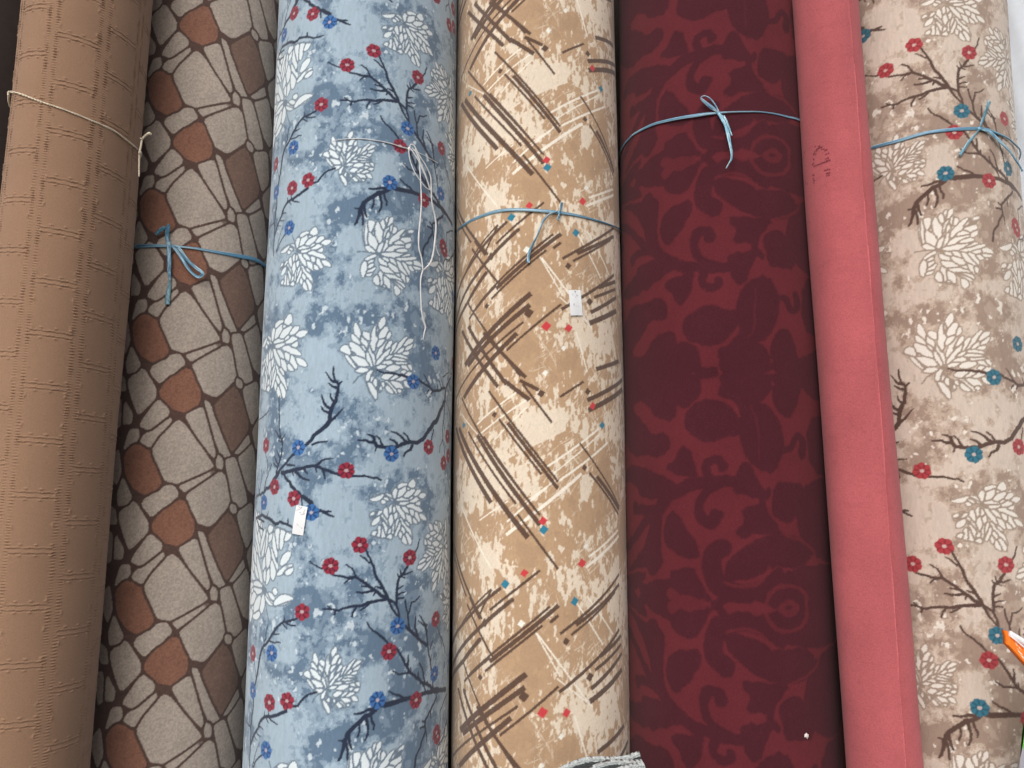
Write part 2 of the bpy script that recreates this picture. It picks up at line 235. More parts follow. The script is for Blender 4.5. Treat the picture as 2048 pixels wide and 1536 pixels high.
BR = [  # (zoom frame, points, widths in zoom pixels)
 ((620,1080,7.68), [
  ([(860,150),(930,300),(1000,520),(1080,660),(1170,830),(1190,890)], [30,50]), ([(0,330),(100,400),(240,450),(360,540),(560,580),(710,570),(850,660),(980,760),(1100,860),(1190,890)], [22,50]),
  ([(200,1060),(380,1080),(560,1040),(800,1010),(960,950),(1120,920),(1190,900)], [26,50]), ([(1190,900),(1310,970),(1360,1100),(1370,1210)], [40,30]), ([(1190,900),(1230,980),(1360,1180)], [40,26]),
  ([(1680,-10),(1650,110),(1610,190)], [24,28]), ([(1500,400),(1430,520),(1370,570),(1340,700),(1330,850),(1325,980)], [40,40]), ([(1570,480),(1430,530)], [22,30]), ([(1380,450),(1395,520)], [16,26]), ([(1340,520),(1370,580)], [20,30]),
  ([(1430,700),(1350,750)], [20,30]), ([(1460,800),(1340,845)], [20,30]), ([(1440,890),(1340,900)], [24,30]), ([(1400,560),(1450,580)], [24,20]), ([(770,240),(840,280),(910,350)], [20,28]), ([(560,380),(650,440),(710,560)], [24,30]),
  ([(530,665),(600,600),(650,590)], [22,30]), ([(790,710),(900,720),(960,750)], [24,34]), ([(720,800),(880,800),(980,770)], [26,44]), ([(980,850),(1000,790)], [22,30]), ([(1000,715),(1100,740)], [20,40]),
  ([(270,1010),(340,1070)], [20,26]), ([(370,1150),(395,1090)], [30,26]), ([(640,1180),(700,1050)], [24,30]), ([(770,1080),(900,990)], [24,30]),
  ([(1460,920),(1470,1020),(1500,1130),(1510,1300),(1530,1370),(1600,1440),(1690,1536)], [26,36]), ([(1680,860),(1640,910),(1550,960),(1510,1130)], [20,30]), ([(1620,1180),(1610,1350),(1650,1480)], [24,34]),
  ([(1680,1160),(1740,1260),(1780,1400),(1800,1530)], [22,30]), ([(1660,1240),(1740,1310)], [18,26]), ([(1800,1300),(1770,1340)], [22,22]), ([(880,1270),(920,1350),(1020,1420),(1080,1470),(1150,1536)], [26,30])]),
 ((730,1180,6.983), [
  ([(150,590),(170,600),(260,670),(320,750)], [28,30]), ([(410,790),(480,880),(540,980),(590,1080),(620,1150),(720,1230),(850,1310),(970,1390),(1140,1390)], [30,60]), ([(600,910),(590,1060)], [16,44]),
  ([(390,1130),(470,1180),(570,1160),(620,1150)], [20,30]), ([(635,1080),(640,1160)], [16,30]), ([(740,1150),(755,1250)], [20,36]), ([(760,1030),(800,1100),(835,1280)], [22,32]), ([(870,1270),(885,1330)], [16,24]), ([(800,1310),(850,1420)], [30,20]),
  ([(560,500),(610,560),(700,630),(780,720),(860,770)], [36,44]), ([(850,480),(860,640),(880,800),(910,960),(935,1150)], [26,26]), ([(945,710),(910,820)], [16,20]), ([(930,900),(925,1000)], [12,16]), ([(705,370),(690,520),(740,650)], [22,30]),
  ([(760,350),(845,500)], [20,24]), ([(1010,520),(1060,640),(1120,800),(1130,880)], [16,20]), ([(945,1290),(965,1390)], [24,30]), ([(1140,1390),(960,1410),(830,1440),(700,1480),(550,1530)], [60,52])]),
 ((660,1340,7.836), [
  ([(1200,450),(1000,510),(800,540)], [66,76]), ([(740,590),(620,700),(480,800),(380,890),(290,980),(240,1090)], [60,60]), ([(240,1090),(210,1230),(130,1420)], [60,30]), ([(240,1100),(275,1250),(270,1400)], [44,30]),
  ([(290,1000),(300,1100),(340,1240)], [50,30]), ([(140,1105),(230,1110)], [24,34]), ([(460,860),(465,960),(430,1050)], [30,30]), ([(570,770),(600,900),(590,1000),(550,1100)], [50,26]), ([(640,700),(655,800),(690,860),(680,930)], [36,30]),
  ([(380,690),(480,680),(580,630),(700,610)], [30,50]), ([(920,330),(1000,380),(1090,400),(1160,450)], [24,40]), ([(1680,420),(1640,520),(1560,660),(1500,780),(1490,850),(1500,960),(1460,1060),(1420,1200),(1350,1340),(1320,1540)], [40,34]),
  ([(1410,910),(1490,890)], [30,34]), ([(1450,800),(1490,820)], [30,34]), ([(1500,960),(1520,1130)], [30,16]), ([(1580,650),(1590,750)], [30,20]), ([(1840,380),(1790,520),(1740,640),(1740,900)], [30,18])]),
 ((485,1190,4.44), [
  ([(480,210),(420,230),(360,240),(310,280),(260,350),(220,420),(170,480),(150,560),(130,700),(100,850),(95,1000),(75,1150),(70,1300),(60,1536)], [18,26,20,16]), ([(370,190),(372,240)], [8,16]), ([(380,245),(430,270),(470,272)], [16,14]),
  ([(350,250),(395,300)], [16,10]), ([(265,345),(325,345)], [18,10]), ([(230,405),(280,425),(335,425)], [16,12]), ([(218,275),(195,410)], [8,14]), ([(105,600),(118,730)], [6,8]), ([(660,860),(590,880),(540,920),(490,985),(440,990)], [16,20]),
  ([(390,1030),(340,1050),(260,1080),(200,1080),(150,1140),(120,1210),(90,1270),(68,1340)], [28,20]), ([(230,1030),(235,1080)], [8,16]), ([(198,1030),(195,1075)], [8,16]), ([(240,1090),(310,1150)], [18,10]), ([(210,1090),(232,1135)], [14,8]),
  ([(140,1165),(182,1190)], [16,8]), ([(118,1210),(162,1255)], [14,8]), ([(105,1255),(132,1292)], [12,6]), ([(185,1410),(130,1460),(90,1536)], [14,16]), ([(142,1330),(110,1430),(88,1520)], [6,12]), ([(20,1090),(68,1170)], [8,14]), ([(38,700),(42,1100)], [6,10])]),
 ((500,820,5.907), [
  ([(345,-160),(340,150),(350,300),(380,370),(370,500),(330,640),(300,750)], [18,28]), ([(290,240),(345,325)], [12,26]), ([(410,290),(375,345)], [10,24]), ([(325,358),(385,380)], [12,22]), ([(310,470),(345,560)], [10,24]), ([(278,540),(318,640)], [12,24]), ([(265,620),(310,670)], [14,24]),
  ([(740,410),(820,380),(910,372)], [24,20]), ([(370,740),(480,720),(640,680),(780,660),(870,700),(980,740),(1080,780),(1240,780),(1400,790),(1500,800),(1545,830)], [46,36,30,22]), ([(780,660),(850,600),(900,578),(985,575)], [30,18]),
  ([(440,650),(530,658)], [30,20]), ([(540,730),(600,790),(700,830)], [40,20]), ([(630,690),(680,750)], [34,18]), ([(780,670),(790,735)], [24,16]), ([(860,700),(890,810)], [30,18]), ([(500,730),(515,780)], [24,10]),
  ([(370,750),(440,830),(540,960),(640,1030),(725,1095)], [30,52]), ([(612,1060),(618,1130)], [22,16]), ([(800,1180),(870,1200),(955,1198)], [40,18]), ([(860,1200),(990,1260)], [34,20]), ([(808,1200),(808,1260)], [30,16]),
  ([(330,740),(270,820),(220,910),(130,980),(60,1040)], [50,26]), ([(130,780),(110,900),(92,1010)], [10,18]), ([(245,640),(200,770),(170,850),(150,960)], [12,20]), ([(170,510),(200,620),(190,750)], [10,16]), ([(118,990),(122,1220)], [10,12]),
  ([(62,1280),(130,1240),(220,1290),(290,1350),(350,1320),(450,1360),(520,1400),(650,1392)], [34,40,18]), ([(65,1280),(92,1370),(140,1415)], [18,24]), ([(85,1280),(150,1320)], [20,26]), ([(205,1190),(190,1250)], [8,18]), ([(445,1290),(445,1345)], [16,30])]),
 ((480,660,7.682), [
  ([(430,1240),(400,1290),(340,1340),(275,1390)], [24,20]), ([(1440,570),(1440,690),(1470,780),(1520,830),(1510,950),(1480,1090),(1420,1190),(1390,1290),(1380,1400),(1310,1490),(1180,1590),(1060,1730),(900,1870),(770,1960),(670,2080),(575,2190)], [24,46,66,50,40,44]),
  ([(1325,650),(1380,740),(1475,800)], [18,50]), ([(1575,790),(1510,835)], [20,40]), ([(1365,820),(1490,890)], [22,44]), ([(1390,985),(1400,1040),(1445,1100)], [20,40]), ([(1260,1000),(1290,1110),(1390,1210)], [22,50]),
  ([(1255,1180),(1290,1240),(1400,1290)], [24,44]), ([(1600,1195),(1500,1300),(1400,1390)], [16,50])]),
 ((700,740,6.982), [
  ([(380,5),(470,40),(640,50),(730,70),(830,110)], [24,40]), ([(970,130),(1060,200),(1120,240),(1170,290),(1220,290),(1330,250)], [34,44]), ([(1040,60),(1080,140),(1130,240)], [14,26]), ([(1225,200),(1235,265)], [16,26]), ([(1250,140),(1280,245)], [14,22]),
  ([(1288,150),(1312,250)], [14,22]), ([(1075,325),(1110,280)], [20,26]), ([(1138,335),(1160,300)], [22,26]), ([(1430,-20),(1400,120),(1360,200),(1340,300),(1330,430),(1270,560),(1230,680),(1150,780),(1080,880),(1030,960),(940,1015),(820,1010),(720,1040),(640,1080),(530,1080),(420,1070),(370,1060)], [26,30,52,70,56,50,44]),
  ([(370,1060),(340,1000),(335,940),(240,900)], [50,22]), ([(110,980),(220,980),(330,1010)], [22,44]), ([(370,920),(420,970),(460,1065)], [20,38]), ([(375,1060),(350,1135)], [28,20]), ([(580,860),(650,880),(720,930),(800,1010)], [20,50]),
  ([(750,878),(800,920),(835,1000)], [22,36]), ([(558,968),(620,990),(670,1050)], [22,40]), ([(870,1060),(850,1110),(780,1150),(748,1205)], [50,24]), ([(1170,830),(1150,920),(1138,990)], [20,24]), ([(1330,430),(1320,600),(1300,800),(1300,960),(1260,1060),(1255,1150)], [30,20,14]),
  ([(1300,960),(1320,1080),(1332,1220)], [16,16]), ([(1320,1010),(1350,1110)], [14,14]), ([(1340,430),(1380,550),(1400,660),(1440,780)], [16,12]), ([(1300,700),(1330,830)], [12,14]), ([(1385,30),(1300,100)], [18,18])]),
]
sd0 = 3
for z, lst in BR:
    m = mapper(BLUE, z)
    for pts, ws in lst:
        ws = [w / z[2] * MPP * 1.08 for w in ws]; sd0 += 1
        FL.stroke(twig, wav(m(pts), .0008, sd0), ws)
for seed, (cu, ch) in enumerate([(-.29, .2), (.29, .05), (-.30, -.32), (.31, -.42)]):      # the far side of the roll, same kind of sprays
    r = np.random.default_rng(seed + 50)
    for k in range(5):
        an = r.uniform(0, 6.28); p = [(cu, ch)]
        for j in range(5):
            an += r.normal() * .25; p.append((p[-1][0] + .02 * math.cos(an), p[-1][1] + .028 * math.sin(an)))
            if j > 1: FL.stroke(twig, wav([p[-1], (p[-1][0] + .013 * math.cos(an + .9), p[-1][1] + .013 * math.sin(an + .9))], .0008, j), [.003, .0018])
        FL.stroke(twig, wav(p, .001, k), [.006, .0024])
def flower(c, M, Dk, r, seed, six=False):
    rr = np.random.default_rng(seed); n = 6 if six else 7; a0 = rr.uniform(0, 6.28)
    for k in range(n):
        a = a0 + k * 2 * math.pi / n
        q = (c[0] + .58 * r * math.cos(a), c[1] + .58 * r * math.sin(a)); FL.stroke(M, [c, q, (q[0] + 1e-5, q[1])], [r * .5, r * .92, r * .92])
        b = a + math.pi / n * (1 + rr.normal() * .15)
        FL.stroke(Dk, [(c[0] + .34 * r * math.cos(b), c[1] + .34 * r * math.sin(b)), (c[0] + .86 * r * math.cos(b + .1), c[1] + .86 * r * math.sin(b + .1))], [r * .20, r * .22])
    FL.stroke(core, [(c[0] - r * .05, c[1]), (c[0] + r * .05, c[1])], r * .38)
REDS = [(720,1090),(661,1132),(819,1115),(604,1224),(778,1303),(832,1400),(574,1402),(539,1405),(872,1238),(587,997),(693,941),(547,974),(530,891),(858,894),(888,926),(896,873),(505,1307),(887,492),(877,1473),(907,55)]
BLUES = [(795,1252),(543,1306),(755,1400),(532,1500),(870,1348),(623,1025),(828,763),(783,908),(597,895),(525,1005),(505,1381),(873,706)]
for i, q in enumerate(REDS): flower(hb(*q), redM, redD, .0134, i, i % 3 == 0)
for i, q in enumerate(BLUES): flower(hb(*q), blueM, blueD, .0134, 100 + i)
for i, q in enumerate([(-.27, .1), (-.31, .3), (.28, .2), (.31, -.1), (-.28, -.3)]): flower(q, redM, redD, .013, 200 + i)
for i, q in enumerate([(-.3, -.1), (.29, -.35), (.27, .33)]): flower(q, blueM, blueD, .013, 300 + i)
# mottled ground
F = FL.fbm(.06, .07, 7, 11, .74) * .9
for (x, y, rx, ry, v) in [(690,215,60,36,.75),(585,330,26,50,.6),(660,240,40,30,.4),(835,225,40,45,.5),(790,385,66,38,.6),(690,550,26,46,.85),(860,120,40,60,.4),(770,640,60,26,.6),(880,650,26,60,.5),(780,850,70,34,.6),
    (660,1175,60,40,.25),(850,1185,36,30,.4),(650,1290,34,56,.7),(800,1345,44,46,.5),(765,1450,60,36,.6),(850,1460,34,40,.5),(545,820,36,60,.4),(600,790,40,30,.2),(740,985,30,22,.6),(570,1230,24,40,.4),
    (720,60,60,44,-.8),(640,150,60,40,-.7),(650,600,70,36,-.6),(610,450,60,60,-.4),(770,500,60,60,-.5),(620,700,60,50,-.5),(700,690,60,60,-.4),(560,930,40,50,-.4),(650,1060,70,44,-.7),(780,1060,60,50,-.7),(700,1400,60,50,-.5),(560,1440,50,50,-.5),(740,330,40,40,-.2)]:
    c = hb(x, y); FL.blob(F, c, (rx * MPP, ry * MPP), v * .55)
darkT = smooth(F, .16, .20); midT = smooth(F, -.05, -.01)
darkT *= 1 - .5 * smooth(FL.fbm(.02, .02, 3, 91), .22, .28)
G = FL.fbm(.010, .012, 3, 77); fleck = smooth(G + .25 * smooth(F, -.1, .1), .63, .70); dfleck = smooth(FL.fbm(.012, .016, 3, 5), .44, .5)
streak = FL.fbm(.0022, .010, 2, 40)
def compose(pl):
    rgb = np.ones((FL.nh, FL.nu, 3), np.float32) * s2l(pl['light']).astype(np.float32)
    rgb = mix(rgb, midT * .9, pl['mid']); rgb = mix(rgb, darkT, pl['dark']); rgb = mix(rgb, dfleck * .8, pl['mid']); rgb = mix(rgb, fleck * .9, pl['fleck'])
    rgb *= (1 + .14 * streak)[..., None]
    rgb = mix(rgb, leafHalo * .9, pl['halo']); rgb = mix(rgb, leafW, pl['leaf']); rgb = mix(rgb, leafL * .92, pl['line'])
    rgb = mix(rgb, np.clip(twig, 0, 1), pl['twig'])
    rgb = mix(rgb, redM, pl['red']); rgb = mix(rgb, redD * redM * .85, pl['redD']); rgb = mix(rgb, blueM, pl['blue']); rgb = mix(rgb, blueD * blueM * .9, pl['blueD']); rgb = mix(rgb, core * .85, pl['core'])
    return rgb
img_blue = compose(dict(light=(166,187,203), mid=(140,162,182), dark=(100,124,148), fleck=(208,222,232), halo=(146,165,180), leaf=(226,236,242), line=(104,122,140), twig=(34,46,70), red=(152,44,66), redD=(76,24,44), blue=(62,114,176), blueD=(22,52,106), core=(196,182,186)))
img_taupe = compose(dict(light=(206,190,177), mid=(184,164,148), dark=(158,136,122), fleck=(232,224,214), halo=(186,166,149), leaf=(228,221,213), line=(152,133,118), twig=(86,64,56), red=(170,62,68), redD=(130,42,50), blue=(54,112,132), blueD=(34,84,104), core=(206,184,176)))

# ------------------------------------------------------------------ stone-mosaic design
SP, STW = .2352, -.0132
ST = Sheet(-.26, .26, -.3, SP)
stL, stR, stB = ST.new(), ST.new(), ST.new(); zs = mapper(STONE, (0, 768, 2.), STW)
stAll = []
def cells(L, lst, n=2):
    for q in lst: stAll.append((L, chaikin(zs(q), 2, .13)))
cells(stR, [[(640,500),(700,462),(745,470),(780,545),(772,605),(715,648),(650,632),(605,575)], [(462,835),(495,785),(560,800),(592,860),(615,930),(608,985),(560,1005),(505,975),(470,920)]])
cells(stB, [[(918,508),(945,560),(972,650),(968,690),(905,795),(870,730),(828,612)]])
cells(stL, [[(566,482),(600,428),(690,402),(714,438),(692,487),(608,533)], [(478,540),(480,512),(540,465),(594,555),(590,595),(520,665),(498,610)], [(522,708),(600,598),(648,628),(644,672),(572,732)],
    [(524,765),(650,668),(658,690),(560,812)], [(684,680),(715,700),(836,862),(820,884),(692,950),(628,935),(572,835),(600,760)], [(458,812),(484,725),(520,722),(524,765)], [(712,655),(785,618),(800,660),(842,815),(830,822),(760,740)],
    [(792,588),(815,598),(905,800),(868,822),(835,740)], [(744,440),(882,350),(906,372),(924,478),(842,572),(790,555),(760,510)], [(712,402),(848,336),(862,350),(740,435)], [(902,298),(945,295),(990,470),(962,495),(930,465)],
    [(868,285),(895,285),(892,340),(868,335)], [(950,290),(1010,235),(1030,420),(1018,450),(990,420)], [(948,515),(1008,470),(1012,600),(985,660),(965,600)], [(915,790),(972,700),(978,735),(940,790)], [(922,482),(945,480),(948,515),(925,518)],
    [(470,440),(492,370),(528,450),(515,482),(474,488)], [(452,700),(465,600),(497,660),(490,700)], [(1010,470),(1045,300),(1060,420),(1040,560)], [(985,680),(1020,600),(1060,560),(1050,700),(1000,760)], [(1050,700),(1080,560),(1110,620),(1100,760)],
    [(430,720),(418,600),(450,590),(452,700)], [(440,560),(420,470),(462,500),(470,560)], [(400,860),(440,800),(452,900),(430,960)]])
def tile_polys():                                       # the cobbles of one repeat, plus their neighbours above and below
    oth = [P for L, P in stAll]; n = len(oth)
    allv = oth + [P + np.array([0, SP]) for P in oth] + [P - np.array([0, SP]) for P in oth]
    big = Sheet(-.26, .26, -.3 - SP, 3 * SP); W = big.new(); Z = big.new(); ix, ids = big.celled(W, Z, allv, .0009, .0044, 0.)
    I = np.full(W.shape, -1); I[ix] = ids; row = int(round(SP / big.pxh)); Wp = W[row:row + ST.nh, :ST.nu]; Ip = I[row:row + ST.nh, :ST.nu]
    for want in (stL, stR, stB):
        own = np.array([L is want for L, _ in stAll] * 3 + [False]); want[:] = Wp * own[Ip]
tile_polys()
heather = ST.fbm(.0022, .0022, 2, 3); H2 = ST.fbm(.02, .02, 3, 9)
img_stone = np.ones((ST.nh, ST.nu, 3), np.float32) * s2l((86,64,57)).astype(np.float32)
img_stone = mix(img_stone, stL, (176,162,150)); img_stone = mix(img_stone, stB, (124,97,84)); img_stone = mix(img_stone, stR, (138,96,78))
img_stone *= (1 + .42 * heather + .10 * H2)[..., None]

# ------------------------------------------------------------------ criss-cross stroke design
CP, CTW = .659, .018
CR = Sheet(-.30, .30, -.5, CP)
cB, cW, cRd, cTl, cWs = [CR.new() for _ in range(5)]; zc = mapper(CREAM, (880, 768, 2.), CTW); S = .00086 / 2
for q in """195,28,472,390,6 270,155,472,418,9 235,140,405,360,6 292,158,468,388,4 90,55,400,525,6 150,205,400,565,11 175,210,395,520,6 115,190,305,480,6 80,175,352,615,13 68,175,205,475,12 310,520,472,740,6 560,235,715,490,5 600,355,712,522,6 630,370,715,502,10
 480,52,575,-10,6 590,65,725,-18,11 595,105,725,20,13 255,-15,358,64,11 318,-15,395,24,9 330,0,448,155,6 52,590,105,850,6 58,640,132,870,7 64,680,168,940,6 52,720,60,845,6 108,880,212,1092,6 118,850,160,940,8
 200,905,400,745,6 160,920,208,822,5 200,1110,475,885,10 110,1170,440,890,6 180,1150,410,965,6 440,955,475,925,7 95,1190,200,1095,6 80,1385,345,1160,13 90,1400,340,1213,12 50,1490,312,1288,6 75,1530,285,1335,12 240,1405,475,1210,6
 70,1215,205,1560,10 92,1220,240,1560,10 92,1115,300,1536,6 148,1288,322,1545,9 475,1235,715,980,8 640,1090,722,1005,10 620,1145,722,1040,8 605,1220,725,1075,10 600,1272,725,1140,13 480,1000,715,760,7 545,965,715,800,9 525,1005,700,830,6
 630,1475,735,1365,11""".split():
    x0, y0, x1, y1, w = map(float, q.split(',')); a, b = zc([(x0, y0), (x1, y1)]); CR.bar(cB, a, b, w * S * 1.75)
for pts, w in [([(44,1060),(78,975),(130,895),(205,822)],6), ([(48,1045),(100,950),(165,880),(242,818)],10), ([(44,1150),(80,1060),(170,965),(290,862)],12), ([(40,1185),(90,1110),(160,1022)],13)]:
    q = zc(pts)
    for a, b in zip(q[:-1], q[1:]): CR.stroke(cB, [a, b], w * S * 1.4)
def diamond(L, x, y, w):
    c = zc([(x, y)])[0]; r = w * S * .62; CR.poly(L, [(c[0] - r, c[1] - r * .2), (c[0] - r * .1, c[1] + r), (c[0] + r, c[1] + r * .2), (c[0] + r * .1, c[1] - r)])
for x, y, w in [(217,122,22),(580,335,22),(592,30,26),(405,38,28),(180,955,30),(162,1173,22),(98,1228,16),(335,1250,36),(505,1030,26),(600,1172,30)]: diamond(cB, x, y, w)
for x, y, w in [(412,548,30),(612,88,28),(338,756,28),(570,717,32),(410,1315,36),(507,1317,30)]: diamond(cRd, x, y, w)
for x, y, w in [(98,165,24),(650,165,28),(415,583,32),(262,800,32),(540,870,30)]: diamond(cTl, x, y, w)
for x, y, w in [(326,958,26),(485,1412,20),(405,1530,22),(585,650,20)]: diamond(cWs, x, y, w)
for q in "270,600,565,362,10 430,330,635,180,7 450,360,640,200,4 270,550,430,410,6 480,385,670,235,7 90,490,205,735,5 590,730,712,610,9 600,690,710,585,7 390,1000,590,1270,5 380,990,480,1170,4 550,880,650,1040,5 590,850,690,1000,5 130,230,350,60,5 220,220,345,95,4 150,160,310,30,5 160,545,270,470,4 330,480,470,380,4 90,120,150,200,4 540,1330,590,1500,5 470,1180,610,1290,4".split():
    x0, y0, x1, y1, w = map(float, q.split(',')); a, b = zc([(x0, y0), (x1, y1)]); CR.stroke(cW, [a, b], w * S * 1.35)
zc3 = mapper(CREAM, (900, 760, 3.657), CTW)
def region(F_, txt, v):
    m_ = CR.new(); CR.poly(m_, zc3([tuple(map(float, t.split(','))) for t in txt.split()])); F_ += v * m_
r = np.random.default_rng(8)
bF = CR.fbm(.07, .09, 6, 21, .66) + .35 * CR.fbm(.012, .045, 4, 25, .6)
for (x, y, rx, ry, v) in [(420,160,70,60,-.9),(320,250,60,30,-.6),(120,430,50,80,-.5),(180,720,40,40,-.8),(150,860,40,40,-.4),(560,830,60,60,-.6),(590,420,40,50,-.6),(130,320,60,60,-.3),(640,230,40,50,-.5),(450,600,80,80,.5),(400,1060,80,60,.5),(350,1420,100,60,.7),(600,560,60,60,.4),(200,500,50,40,.4),(640,40,30,20,-.3),(520,1450,60,40,.3),(690,1240,30,50,-.6),(250,900,40,40,-.5),(150,1330,60,50,-.4)]:
    c = zc([(x, y)])[0]; CR.blob(bF, c, (rx * S, ry * S), v * .6)
for q, v in [("380,600 620,480 860,370 960,400 700,545 440,655", .45), ("500,260 840,200 850,370 600,480 480,400", -.5), ("180,250 240,120 300,110 290,260 180,300", -.35), ("40,900 90,880 200,1120 300,1360 380,1400 340,1110 160,1340", -.3), ("700,900 720,1080 680,1000 640,900", -.5),
             ("950,700 1020,690 1010,900 960,860", -.5), ("1140,540 1230,530 1225,620 1180,600", -.4), ("1130,1000 1225,950 1225,1060 1010,1270 1000,1180", -.5), ("740,900 900,840 980,1000 900,1250 780,1200", .35), ("200,1050 420,1100 640,1250 620,1380 380,1340", .3)]:
    region(bF, q, v)
scr = CR.new()                                              # dry-brush scratches, mostly upright and slanting
for k in range(2400):
    u0 = r.uniform(-.3, .3); h0 = r.uniform(0, CP); an = math.radians(r.choice([80, 96, 118, 122, 60, 35, 40]) + r.normal() * 8); L = r.uniform(.006, .045)
    CR.stroke(scr, [(u0, h0), (u0 + L * math.cos(an), h0 + L * math.sin(an))], [r.uniform(.0008, .0028), .0005], r.uniform(.5, 1.))
fine = CR.fbm(.006, .014, 3, 33)
tan_m = smooth(.9 * bF + .8 * fine, -.32, -.16)
tan_m = np.clip(tan_m - .95 * scr * smooth(CR.fbm(.05, .06, 2, 71), -.22, .12), 0, 1)
img_cream = np.ones((CR.nh, CR.nu, 3), np.float32) * s2l((231,216,196)).astype(np.float32)
img_cream = mix(img_cream, tan_m * .96, (185,152,119)); img_cream = mix(img_cream, smooth(bF + .3 * CR.fbm(.01, .02, 3, 55), .34, .40) * .5, (172,142,114))
img_cream = mix(img_cream, smooth(CR.fbm(.012, .02, 3, 66), .30, .42) * .55 * (1 - tan_m), (236,220,198))
scr2 = CR.new()
for k in range(700):
    u0 = r.uniform(-.3, .3); h0 = r.uniform(0, CP); an = math.radians(r.choice([82, 98, 40, 120]) + r.normal() * 9); L = r.uniform(.004, .02)
    CR.stroke(scr2, [(u0, h0), (u0 + L * math.cos(an), h0 + L * math.sin(an))], [r.uniform(.0008, .0022), .0005], r.uniform(.3, .7))
img_cream = mix(img_cream, scr2 * .7, (186,156,126)); img_cream = mix(img_cream, cW * .92, (246,238,224)); img_cream = mix(img_cream, cB * .96, (88,64,53)); img_cream = mix(img_cream, cRd, (206,66,72)); img_cream = mix(img_cream, cTl, (48,128,154)); img_cream = mix(img_cream, cWs, (242,238,228))
img_cream *= (1 + .12 * CR.fbm(.002, .003, 1, 3))[..., None]

# ------------------------------------------------------------------ damask design (mirrored half repeat)
WA, WH = -.2235, .3885
DM = Sheet(-.42, .42, WA, 2 * WH)
dk, dl = DM.new(), DM.new(); zw = mapper(WINE, (1220, 768, 2.))
def curve(P, n=3):
    P = np.asarray(P, float)
    for _ in range(n):
        P = np.concatenate([P[:1], np.stack([.75 * P[:-1] + .25 * P[1:], .25 * P[:-1] + .75 * P[1:]], 1).reshape(-1, 2), P[-1:]])
    return [tuple(p) for p in P]
def both(f, L, pts, *a):
    q = [tuple(t) for t in pts]; f(L, q, *a); f(L, [(u, 2 * WA - h) for (u, h) in q], *a)
for q in """45,60 95,25 190,15 275,60 262,150 185,135 150,80 100,72 95,115 135,150 170,210 225,183 248,250 200,302 150,282 98,298 58,215 48,140
290,160 300,108 350,68 430,58 500,100 528,150 532,200 460,215 400,242 330,212
512,180 530,100 575,66 640,80 692,180 702,262 662,362 580,332 530,272
640,-20 770,-20 742,110 715,148 660,102 
218,330 262,300 272,262 292,236 325,262 334,300 362,382 310,378 250,362
74,325 140,332 180,350 292,412 240,432 200,462 120,452 118,400
485,440 500,385 515,325 545,305 575,330 592,390 655,470 560,452
232,520 262,508 300,560 352,640 362,702 290,692 226,650 212,580
165,525 215,495 205,620 222,745 140,732 66,756 118,690 148,620
452,785 468,700 555,640 640,598 765,606 810,680 770,742 640,732 590,772 500,792
104,892 128,832 175,778 238,790 248,742 330,728 372,800 425,892
645,485 665,400 690,385 786,398 772,500 722,562 655,540
516,490 620,488 662,558 706,602 600,602 514,618 506,585 548,552
552,892 640,780 800,716 900,730 930,892
796,380 880,375 925,730 800,702 756,600 746,500
36,790 100,748 166,758 100,832 36,872
780,140 850,120 880,380 800,360
30,540 72,560 62,602 30,606
-40,120 20,60 36,200 -20,260
-60,400 10,380 20,480 -40,520
940,100 1000,60 1040,200 980,300
960,420 1060,380 1080,560 990,620
980,760 1080,700 1120,892 990,892""".split('\n'):
    pts = [tuple(map(float, t.split(','))) for t in q.split()]
    both(DM.poly, dk, chaikin(zw(pts), 1))
for pts, ws in [([(170,730),(180,560),(205,470),(285,415),(400,385),(540,392)],[60,34]), ([(420,392),(384,362),(382,318),(420,298),(455,312),(452,335)],[24,34]), ([(450,400),(380,425),(350,490),(368,550),(415,556),(425,525)],[24,46]),
    ([(205,500),(140,505),(100,500),(105,485)],[34,36]), ([(36,690),(90,640),(130,570),(175,500)],[30,36]), ([(448,655),(398,690),(420,800),(510,845),(600,828),(680,765)],[62,70,44]), ([(690,270),(730,255),(745,205),(775,225),(770,280)],[20,34]),
    ([(600,20),(560,60),(545,110)],[20,40]), ([(420,892),(480,840),(560,860)],[26,30]), ([(640,430),(600,470),(640,560)],[20,26]), ([(900,380),(960,330),(1000,400)],[30,30])]:
    both(DM.stroke, dk, curve(zw(pts)), [w / 2 * .00098 for w in ws])
for pts, ws in [([(250,892),(310,850),(370,892)],[40,30]), ([(620,892),(650,820),(720,800),(780,830),(790,892)],[16,16]), ([(690,892),(720,868),(745,892)],[22,22]),
    ([(460,790),(520,815),(600,800),(640,735)],[10,14]), ([(700,605),(800,640),(830,720)],[9,12]), ([(115,105),(130,90),(148,120)],[50,50]), ([(560,85),(600,150),(600,300)],[5,3])]:
    both(DM.stroke, dl, curve(zw(pts)), [w / 2 * .00088 for w in ws])
for q in ["40,-60 330,-60 320,60 200,34 60,60", "430,-60 640,-60 650,50 560,90 500,70 450,30", "330,-60 430,-60 440,-30 400,-18 350,-20", "640,-60 900,-60 900,60 820,80 760,10 650,10", "-60,-60 30,-60 36,60 -40,80"]:
    both(DM.poly, dk, chaikin(zw([tuple(map(float, t.split(','))) for t in q.split()]), 2))
zw3 = mapper(WINE, (1240, 730, 3.073))
for q in ["10,190 60,90 200,50 490,50 500,110 490,200 395,272 340,235 342,345 250,325 190,305 195,240 140,205 60,215", "605,165 640,60 960,40 900,110 790,195 775,300 735,270 690,215 610,195", "30,700 55,615 130,625 170,665 270,700 340,740 250,830 120,810 115,750"]:
    both(DM.poly, dk, chaikin(zw3([tuple(map(float, t.split(','))) for t in q.split()]), 1))
dmask = np.clip(dk - dl * .8, 0, 1)
